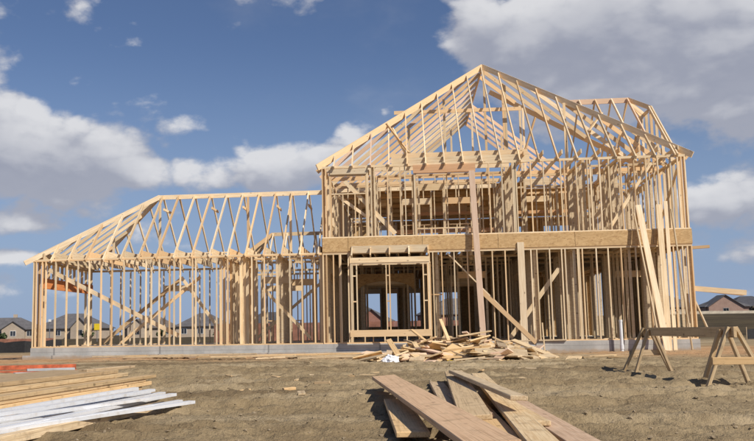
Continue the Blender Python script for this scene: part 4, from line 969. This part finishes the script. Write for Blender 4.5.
board_fence(-9.5, 86, 26, 82, 1.75, 'fence_red', 'reddish board fence running behind the two storey frame')
board_fence(-75, 120, -33, 118, 0.55, 'fence_red', 'low rust coloured fence behind the wing in front of far houses')
board_fence(62, 190, 150, 205, 0.75, 'fence_pale', 'pale fence along the top of the grassy bank')

def bush(x, y, rad, hgt, m, label, seed, name='shrub', trunk=0.0, n=420, leaf=0.16):
    rr = random.Random(seed); z0 = gh(x, y); e = empty(name, (x, y, z0)); V = []; F = []
    for i in range(n):
        t = rr.uniform(0, 2 * math.pi); ph = math.acos(rr.uniform(-0.7, 1)); rr_ = rr.random() ** 0.4 * (0.75 + 0.35 * mnoise.noise(Vector((math.cos(t) * 1.5 + seed, math.sin(t) * 1.5, ph))))
        c = Vector((rad * rr_ * math.sin(ph) * math.cos(t), rad * rr_ * math.sin(ph) * math.sin(t), trunk + hgt * 0.5 + hgt * 0.55 * rr_ * math.cos(ph)))
        nrm = Vector((rr.gauss(0, 1), rr.gauss(0, 1), rr.gauss(0, 1))).normalized(); a = nrm.orthogonal() * leaf * rr.uniform(.6, 1.4); b = nrm.cross(a) * 0.6; q = len(V)
        V += [c - a, c - b, c + a, c + b]; F.append((q, q + 1, q + 2, q + 3))
    mesh_obj('crown' if trunk else 'foliage', V, F, m, e)
    for i in range(5):
        t = i * 1.26 + rr.random()
        st = [(0, 0, -0.1), (0.12 * rad * math.cos(t), 0.12 * rad * math.sin(t), trunk + hgt * 0.2), (0.5 * rad * math.cos(t), 0.5 * rad * math.sin(t), trunk + hgt * 0.7)]
        if i == 0 and trunk: tube('trunk', [(0, 0, -0.1), (0.02, 0, trunk), (0, 0.05, trunk + hgt * .6)], 0.09, 'bark', e, 7)
        else: tube('stem', st, 0.025 if not trunk else 0.05, 'bark', e, 5)
    return tag(e, label, 'shrub' if not trunk else 'tree')
bush(112.5, 225, 3.2, 2.6, 'leaf_brown', 'bare brown thicket before the houses on the grassy bank', 1, n=900, leaf=0.25)
bush(117.5, 228, 2.4, 2.0, 'leaf_brown', 'smaller brown thicket beside the bare brown one', 2, n=500, leaf=0.25)
bush(102, 230, 2.0, 1.3, 'leaf_green', 'low dark green hedge below the pinkish brick house', 3, n=400, leaf=0.25)
for i, (x, y, s, lab) in enumerate(((-66, 190, 1.3, 'green shrub before the chimneyed far house'), (-47, 186, 1.6, 'bushy green shrub before the tallest grey roof'), (-57, 187, 1.0, 'round green shrub beside the lamp post'), (-32, 188, 1.4, 'green shrub before the brown roofed far house'), (-19, 180, 1.2, 'green shrub before the tan brick far house'), (14.5, 138, 1.1, 'green shrub beside the brick house behind the bay'))):
    bush(x, y, s, s * 1.3, 'leaf_green', lab, 20 + i, n=300, leaf=0.22)
# lamp post and yellow sign far behind the wing
e = empty('street_lamp', (-52.5, 178, 0)); tube('pole', [(0, 0, -0.2), (0, 0, 3.6)], 0.09, 'metal_grey', e, 8); tube('base', [(0, 0, -0.1), (0, 0, 0.5)], 0.16, 'metal_grey', e, 8)
mb = MB(); mb.box(-.22, .22, -.22, .22, 3.6, 4.1); mb.build('lamp_head', 'trim_white', e); tag(e, 'slim dark street lamp before the far houses', 'street lamp')
e = empty('road_sign', (-29.0, 120, 0)); tube('post', [(0, 0, -0.2), (0, 0, 2.2)], 0.05, 'metal_grey', e, 8)
V = [(-.4, -.05, 1.5), (.4, -.05, 1.5), (.4, -.05, 2.35), (-.4, -.05, 2.35)]; V += [(a_, b_ - .03, c_) for a_, b_, c_ in V]
mesh_obj('panel', V, [(0, 1, 2, 3), (7, 6, 5, 4), (0, 4, 5, 1), (1, 5, 6, 2), (2, 6, 7, 3), (3, 7, 4, 0)], 'yellow_paint', e); tag(e, 'small yellow square sign on a post beyond the wing', 'sign')
